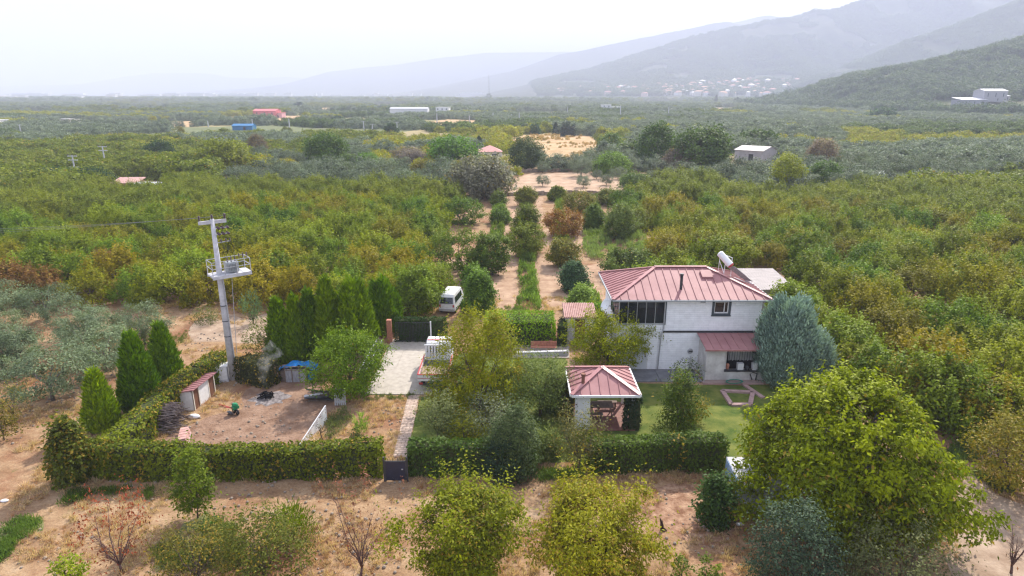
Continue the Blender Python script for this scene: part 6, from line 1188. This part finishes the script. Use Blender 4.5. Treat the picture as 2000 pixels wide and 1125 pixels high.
# ------------------------------------------------------------------ buildings beyond
def bld(name, px, py, w, d, h, rot, wm, rm, lab, roof='flat', rh=1.2, win=0, wcol=None, door=True, z0=0, Y=None, cat='building', ov=.3, floors=1):
    g_ = G(px, py, z0) if Y is None else (at(px, py, Y)[0], Y, z0); root = empty(name, g_, rot, lab, cat)
    MB().box(-w/2, w/2, -d/2, d/2, -1.0 if z0 else 0, h).build('wall', wm, root); c = MB()
    if roof == 'flat': c.box(-w/2-ov, w/2+ov, -d/2-ov, d/2+ov, h+.003, h+.25)
    elif roof == 'gable':
        c.slab([(-w/2-ov,-d/2-ov,h-.05),(w/2+ov,-d/2-ov,h-.05),(w/2+ov,0,h+rh),(-w/2-ov,0,h+rh)], .12); c.slab([(w/2+ov,d/2+ov,h-.05),(-w/2-ov,d/2+ov,h-.05),(-w/2-ov,0,h+rh),(w/2+ov,0,h+rh)], .12)
        g2 = MB(); g2.v = [(-w/2,-d/2,h),(-w/2,d/2,h),(-w/2,0,h+rh-.1),(w/2,-d/2,h),(w/2,d/2,h),(w/2,0,h+rh-.1)]; g2.f = [(0,1,2),(5,4,3),(0,2,5,3),(1,4,5,2)]; g2.build('gable', wm, root)
    elif roof == 'hip':
        i = min(w, d)/2; v = [(-w/2-ov,-d/2-ov,h),(w/2+ov,-d/2-ov,h),(w/2+ov,d/2+ov,h),(-w/2-ov,d/2+ov,h),(-w/2+i,0,h+rh),(w/2-i+.01,0,h+rh)]; c.v = v; c.f = [(0,1,5,4),(1,2,5),(2,3,4,5),(3,0,4),(3,2,1,0)]
    elif roof == 'shed': c.slab([(-w/2-ov,-d/2-ov,h),(w/2+ov,-d/2-ov,h),(w/2+ov,d/2+ov,h+rh),(-w/2-ov,d/2+ov,h+rh)], .15)
    c.build('roof', rm, root)
    for f in range(floors):
        for k in range(win):
            x = -w/2+w*(k+.5)/win; zz = h/floors*f+h/floors*.4; MB().box(x-.45, x+.45, -d/2-.06, -d/2-.004, zz, zz+h/floors*.38).build('window', DGREY, root)
    if door: MB().box(w*.12-.5 if win else w*.1-.7, w*.12+.5 if win else w*.1+.7, -d/2-.09, -d/2-.062, .0, min(2.1, h*.75)).build('door', DARKM, root)
    return root
GW = mat('grey_wall', (.36,.36,.38), .85, .12, 1); PKW = mat('pink_wall', (.52,.16,.17), .8, .12, .5); REDT = mat('red_tiles', (.42,.16,.13), .75, .2, 1.5); BRK = mat('bare_brick', (.38,.17,.10), .9, .2, 1)
bld('farmhouse', 957,312, 6.6, 7.5, 2.7, .12, CREAM, mat('faded_red_tiles', (.50,.25,.22), .7, .18, 1.5), 'farmhouse with a pinkish-red hipped tile roof left of the dry field', 'hip', 1.7, 2)
bld('barn', 1475,312, 8.5, 11.0, 3.2, -.75, mat('pale_wall', (.42,.40,.41), .85, .15, .6), GREYR, 'pale barn with a low grey gabled roof at the right middle distance', 'gable', 1.0, 0)
bld('tin_shed', 1690,356, 8.5, 5, 1.9, -.25, GW, mat('pale_tin', (.50,.54,.58), .4, .12, 1), 'pale tin-roofed shed among the olive trees at the right', 'shed', .5, 0)
bld('farm_hut', 254,374, 4.6, 3.5, 2.0, 0.05, BRK, PINKT, 'red-roofed hut in the left orchard', 'shed', .7, 0)
bld('block_hut', 292,378, 4.6, 3.0, 1.9, -.05, GW, CONCR, 'grey block hut with a flat roof beside the red-roofed hut', 'flat', 0, 2)
bld('stone_hut', 1398,334, 2.6, 2.5, 1.6, 0, BRK, CONCR, 'small pinkish hut under the broad dark green tree', 'flat', 0, 0)
bld('warehouse', 801,229, 33, 16, 7.5, 0.02, WHITE, GREYM, 'long white warehouse on the plain', 'gable', 1.3, 0, cat='warehouse')
bld('white_house', 866,227, 12, 10, 8.0, -.1, WHITE, WHITE, 'two-storey white house right of the warehouse', 'flat', 0, 3, floors=2, cat='house')
bld('white_villa', 1183,220, 10.5, 9, 8.6, 0, WHITE, GREYM, 'taller part of the white villa beyond the dry field', 'flat', 0, 2, floors=2, cat='house')
bld('villa_wing', 1200,220, 11, 9, 6.2, 0, WHITE, WHITE, 'lower right wing of the white villa', 'flat', 0, 3, floors=2, cat='house')
bld('pink_building', 523,230, 20, 12, 6.0, -.05, PKW, PKW, 'pink-red building on the left plain', 'gable', 1.5, 3)
bld('pink_annex', 545,230, 9, 9, 4.2, -.05, mat('pale_pink_wall', (.60,.33,.35), .8, .1, .6), PKW, 'lower pale pink annex at the right of the pink-red building', 'flat', 0, 1)
bld('blue_shed', 478,254, 11, 7, 2.6, .05, BLUEM, BLUEM, 'blue shed on the left plain', 'gable', .9, 0, cat='shed')
bld('grey_house', 131,245, 6, 7, 4.0, .0, GW, CONCR, 'grey-blue house at the left end of the stubble strip', 'flat', 0, 2, floors=2, cat='house')
bld('pale_house', 146,243, 4.5, 6, 3.2, .0, WHITE, CONCR, 'pale low house right of the grey-blue house', 'flat', 0, 1, cat='house')
bld('edge_house', -2,250, 8, 7, 4.6, 0, WHITE, WHITE, 'white house cut by the left edge of the picture', 'flat', 0, 2, floors=2, cat='house')
bld('canopy', 1085,252, 11, 5, 2.2, 0, WHITE, WHITE, 'thin white canopy roof left of the villa', 'flat', 0, 0, door=False, cat='canopy') if 0 else None
for k, (px, py, w_, h_, rm, lb) in enumerate(((958,216,11,2.4,WHITE,'white roof sheet building beyond the white house'),(1221,256,5.0,1.8,WHITE,'small white-roofed hut behind the tall rounded tree'),(1281,220,17,2.6,WHITE,'long white-roofed shed right of the villa'),(1320,218,18,2.8,mat('pale_yellow_roof',(.6,.56,.42),.7,.1,1),'pale yellow-roofed shed right of the long white one'),(1362,217,13,2.6,WHITE,'white-roofed shed before the pale mound'),(1382,217,8,2.6,WHITE,'small white-roofed shed near the mound'),(1438,217,5,3,PINKT,'pinkish hut right of the mound'),(1478,217,11,3,WHITE,'white-roofed shed left of the greenhouse roof'),(1513,216,26,3,WHITE,'longest bright white roof on the right plain'),(1546,212,26,4,PINKT,'orange-roofed long building on the right plain'),(1680,208,34,3.2,WHITE,'long white roof at the foot of the wooded hill'),(1880,212,20,3.2,CREAM,'cream-roofed building below the hillside house'),(1585,200,26,7,REDT,'pinkish house before the town at the right'),(1652,195,14,6,REDT,'small red-roofed house near the poplars'),(2000,392,3,1.6,GREYR,'hut at the far right edge') ,(5,388,2.6,2.3,WHITE,'white hut at the left edge among the orchard trees'),(1240,194,30,5,WHITE,'long white shed by the windbreak'),(640,188,30,7,WHITE,'white shed on the far left plain'),(1725,205,30,5,BRK,'reddish sheds at the foot of the wooded hill'))):
    bld('farm_shed', px, py, w_, w_*.6 if w_ < 20 else w_*.4, h_, 0, [WHITE, GW, CREAM][k % 3], rm, lb, 'shed', h_*.3, 0, cat='shed')
# hillside house
hx = at(1930,186,640); z_ = float(HNR(np.array([hx[0]]), np.array([640.]))[0])
for k, (dx, w_, h_, z, rf, lb) in enumerate(((-17,26,8,.0,'shed','left block of the hillside house with a tilted white roof'),(6,24,9,7.0,'gable','upper block of the hillside house under a pale gabled roof'),(18,14,6,5.5,'shed','right terrace wing of the hillside house'))):
    bld('hillside_house', 1930, 186, w_, 14, h_, .1, mat('far_wall_%s' % ['grey','white','cream'][k], [(.25,.26,.30),(.33,.33,.36),(.3,.29,.28)][k], .8, .1, 1), WHITE, lb, rf, 2.0, 3, z0=z_-2, cat='house').location = (hx[0]+dx, 640+k*6, max(z_, hx[2]-6)+z-6)
bld('apartment_block', 1680, 196, 16, 12, 26, 0, mat('pinkish_block', (.50,.38,.38), .8, .1, .5), CONCR, 'tall narrow pinkish block at the foot of the wooded hill', 'flat', 0, 3, floors=5, cat='building')
bld('silo', 1619, 196, 5, 5, 14, 0, WHITE, WHITE, 'slim white tower before the wooded hill', 'flat', 0, 0, cat='tower')
# pale quarry mound and greenhouses are ground-like
# the town at the foot of the mountain
TW = [WHITE, CREAM, mat('town_white', (.66,.64,.62), .8, .1, .2), mat('town_pink', (.58,.44,.38), .8, .1, .2)]; rgt = random.Random(21); n_t = 0; protoT = []
for k in range(8):
    w_ = rgt.uniform(9, 17); h_ = rgt.uniform(7, 15); r = empty('town_building', (0,0,0), 0, 'small pale building of the hazy town below the mountain', 'building', 'buildings of the hazy town')
    a1 = MB().box(-w_/2, w_/2, -6, 6, -4, h_).build('wall', TW[k % 4], r); c = MB(); v = [(-w_/2-.4,-6.4,h_+.01),(w_/2+.4,-6.4,h_+.01),(w_/2+.4,6.4,h_+.01),(-w_/2-.4,6.4,h_+.01),(-w_/2+4,0,h_+2.6),(w_/2-4,0,h_+2.6)]; c.v = v; c.f = [(0,1,5,4),(1,2,5),(2,3,4,5),(3,0,4),(3,2,1,0)]
    a2 = c.build('roof', [REDT, mat('town_orange', (.55,.30,.18), .8, .15, .3), WHITE, REDT][k % 4], r); a3 = []
    for f in range(int(h_/3)):
        for q in range(3): x = -w_/2+w_*(q+.5)/3; a3.append(MB().box(x-.7, x+.7, -6.12, -6.01, f*3+1, f*3+2.3).build('window', DGREY, r))
    KIDS[r.name] = [a1, a2]; protoT.append(r)
cnt = 0; tries = 0
while cnt < 250 and tries < 9000:
    tries += 1; px = rgt.triangular(1040, 1680, 1430); Yt = rgt.uniform(1750, 2950); X_ = at(px, 180, Yt)[0]; zt = max(0., float(HMT(np.array([X_]), np.array([Yt]))[0]))
    py = 562.5+FPX*math.tan(math.atan2(H-zt, Yt)-PITCH) 
    lim = 158 if px > 1350 else 168 
    if py < lim+rgt.uniform(0, 8) or py > 189 or (py > 181 and rgt.random() < .6): continue
    o = protoT[cnt % 8] if cnt < 8 else copy_tree(protoT[rgt.randrange(8)]); o.location = (X_, Yt, zt); o.rotation_euler = (0,0,rgt.uniform(-.5,.5)); s = rgt.uniform(.85,1.4); o.scale = (s*rgt.uniform(.9,1.5),s,s); cnt += 1
pv2 = []
for k, (px0, px1, py0, py1, n_, lb, gp_) in enumerate(((0,260,187,199,26,'low white greenhouse or shed far off on the left plain','far sheds on the left plain'),(270,480,188,196,30,'small white building of the far village at the left','buildings of the far left village'),(480,1000,184,191,30,'tiny white shed on the horizon of the plain','sheds along the horizon'))):
    for j in range(n_):
        px = rgt.uniform(px0, px1); py = rgt.uniform(py0, py1); g_ = G(px, py)
        if g_[1] > 3200: g_ = at(px, py, 3200.)
        if j < 2:
            o = empty('far_shed', g_, 0, lb, 'shed', gp_); w_ = (14, 24)[j]; a1 = MB().box(-w_/2, w_/2, -5, 5, 0, 4).build('wall', WHITE, o); a2 = MB().box(-w_/2-.5, w_/2+.5, -5.5, 5.5, 4.01, 4.5).build('roof', WHITE, o); KIDS[o.name] = [a1, a2]; pv2.append(o)
        else: o = copy_tree(pv2[k*2+j % 2])
        s = g_[1]/1500; o.location = (g_[0], g_[1], 0); o.scale = (s*rgt.uniform(.5,1.6), s, s*rgt.uniform(2.,3.2))
# pale bare mound on the slope and by the plain
# ------------------------------------------------------------------ poles and mast
def pole(px, py, top, lab, arms=0, name='power_pole', grp=None, hood=False):
    g_ = G(px, py); h_ = topz(top, g_[1]); r = .07+.0006*g_[1]; root = empty(name, g_, 0, lab, 'power pole', grp); MB().tube([(0,0,0),(0,0,h_)], [r*1.3, r*.8], 8).build('pole', CONCR, root)
    for k in range(arms): MB().box(-1.1,1.1,-.08,.08,h_-.3-.9*k,h_-.12-.9*k).build('cross_arm', CONCR, root); 
    if arms:
        for x in (-.95,0,.95): MB().tube([(x,0,h_-.1),(x,0,h_+.25)], .09, 6).build('insulator', INS, root)
    return root
q = pole(150,352,303, 'power pole with cross-arms left of the dark tree clump', 2); MB().box(-1.3,1.3,-.5,.5,topz(327,G(150,352)[1]),topz(327,G(150,352)[1])+.12).build('platform', CONCR, q)
pole(209,338,285, 'power pole with wide cross-arm right of the first one, dark trees at its foot', 2)
for px, py, t_ in ((42,265,243),(208,262,241),(320,256,240),(407,248,236),(494,250,232),(566,254,232),(60,242,228),(711,258,236),(728,262,242),(776,256,238),(854,250,222),(917,240,226),(963,236,220),(999,236,223),(1014,246,220),(1108,232,210),(1211,234,206),(1305,232,208),(1375,226,212),(1465,214,200),(1587,216,196),(422,290,268)):
    pole(px, py, t_, 'thin pale power pole standing on the plain among the groves', 1 if py > 254 else 0, grp='thin poles across the plain')
g_ = G(955,192); ht = topz(146, 1600); mr_ = empty('lattice_mast', (at(955,190,1600)[0],1600,0), 0, 'tall thin lattice mast rising above the horizon', 'mast'); c = MB()
for k in range(3): a_ = k*2.09; c.tube([(2.2*math.cos(a_),2.2*math.sin(a_),0),(.5*math.cos(a_),.5*math.sin(a_),ht)], .22, 4)
for k in range(16):
    z = ht*k/16; r = 2.2-1.7*k/16
    for q in range(3): a_ = q*2.09; b_ = a_+2.09; c.tube([(r*math.cos(a_),r*math.sin(a_),z),(r*math.cos(b_),r*math.sin(b_),z+ht/16)], .12, 4)
c.build('lattice', GREYM, mr_)

# ------------------------------------------------------------------ terrace walls
def stonewall(px, lab, h=.7):
    pts = [Vector(G(*p)) for p in px]; rg = random.Random(len(px)); o0 = pts[0].copy(); c = MB()
    for i in range(len(pts)-1):
        n_ = int((pts[i+1]-pts[i]).length/.6)
        for k in range(n_):
            q = pts[i].lerp(pts[i+1], k/n_)-o0; w_ = rg.uniform(.28,.42); c.box(q.x-w_, q.x+w_, q.y-.3+rg.uniform(-.08,.08), q.y+.3, 0, h*rg.uniform(.7,1.1))
    o = c.build('stone_wall', STONE); o.location = o0; tag(o, lab, 'stone wall')
stonewall(((955,385),(1000,382),(1060,381),(1190,380),(1290,384)), 'low dry-stone wall along the front of the pale terrace', .9)
stonewall(((1010,337),(1060,336),(1110,335),(1175,334)), 'low dark stone wall between the dry field and the terrace', .9)
stonewall(((640,326),(700,329),(770,331)), 'low stone edge along the dirt track', .6)

# ------------------------------------------------------------------ dry grass tufts on the near ground
def tuft(name, px, py, n, hgt, col, lab):
    rg = np.random.default_rng(hash_(name)); P = rg.normal(0, .07, (n, 3))*[1,1,0]; D = np.array([0,0,.8])+rg.normal(0,.6,(n,3)); D[:,2] = np.abs(D[:,2])+.15; N_ = rg.normal(0,1,(n,3)); o = quads(name, P, D, N_, hgt*(.5+rg.random(n)), hgt*.09*np.ones(n), rg.random(n), rg.random(n), GRASS_L); o.location = G(px, py); o.color = col; return tag(o, lab, 'grass', None, 'stuff')
t1 = tuft('dry_grass_tuft', 520, 985, 26, .26, (.55,.42,.27,.0), 'tuft of straw-coloured dry grass'); t2 = tuft('dry_grass_clump', 100, 1000, 30, .2, (.42,.27,.17,.0), 'tuft of brownish dry grass'); t3 = tuft('green_grass_tuft', 120, 905, 24, .22, (.13,.17,.05,.1), 'tuft of green grass')
X = rng.uniform(-34, 34, 60000); Y = rng.uniform(19, 60, 60000); k = np.abs(X) < .84*Y+2
for z in (lawn_p, [p for p in PTH], gp((712,771),(882,771),(862,664),(766,664)), gp((300,872),(330,850),(380,826),(430,806),(470,800),(480,760),(540,742),(620,748),(668,792),(640,806),(600,850),(583,876),(440,880)), gp((1870,900),(1905,925),(1945,965),(2060,1010),(2150,1090),(2100,1250),(1930,1250),(1870,1090),(1880,1010),(1880,955)), gp((372,668),(370,640),(400,620),(480,640),(540,625),(560,645),(500,668),(440,664))): k &= ~inpoly(z, X, Y)
k &= ~((X > 6.9) & (X < 22) & (Y > 40) & (Y < 54)); k &= fbm(X*.5, Y*.5, 61) > .46
X, Y = X[k], Y[k]; n = len(X); rg = np.random.default_rng(4); gi = fbm(X*.18, Y*.18, 71); idx = np.where(gi > .66, 2, np.where(rg.random(n) < .6, 0, 1))
for j, (s_, lb) in enumerate(((t1,'straw-coloured dry grass scattered over the ground'),(t2,'brownish dry litter scattered over the ground'),(t3,'green grass scattered over the dry ground'))):
    q = idx == j; instancer('dry_grass' if j < 2 else 'green_grass', np.stack([X[q], Y[q], np.zeros(q.sum())], 1), rg.uniform(.35, 1.1, q.sum()), rg.random(q.sum())*6.28, np.zeros(q.sum()), [s_], lb, 'grass').color = s_.color
st = MB(); st.lathe((0,0,0), [(0,-.02),(.045,0),(.06,.03),(.03,.06),(0,.065)], 6); st = st.build('pebble', mat('pale_stone', (.30,.25,.2), .9, .3, 3)); st.location = G(560,1060); tag(st, 'small pale stone on the dry ground', 'stone')
X = rng.uniform(-34, 34, 9000); Y = rng.uniform(19, 50, 9000); k = (np.abs(X) < .84*Y+2) & ~inpoly(lawn_p, X, Y) & ~inpoly(PTH, X, Y) & (fbm(X*.4, Y*.4, 91) > .45) & (X < 14) & ~((X > -8) & (X < 22) & (Y > 38.5)); X, Y = X[k], Y[k]
instancer('pebbles', np.stack([X, Y, 0*X], 1), rng.uniform(.3, 1.6, len(X)), rng.random(len(X))*6.28, np.zeros(len(X)), [st], 'pebbles and clods scattered over the dry ground', 'pebbles')
print('objects', len(bpy.data.objects))
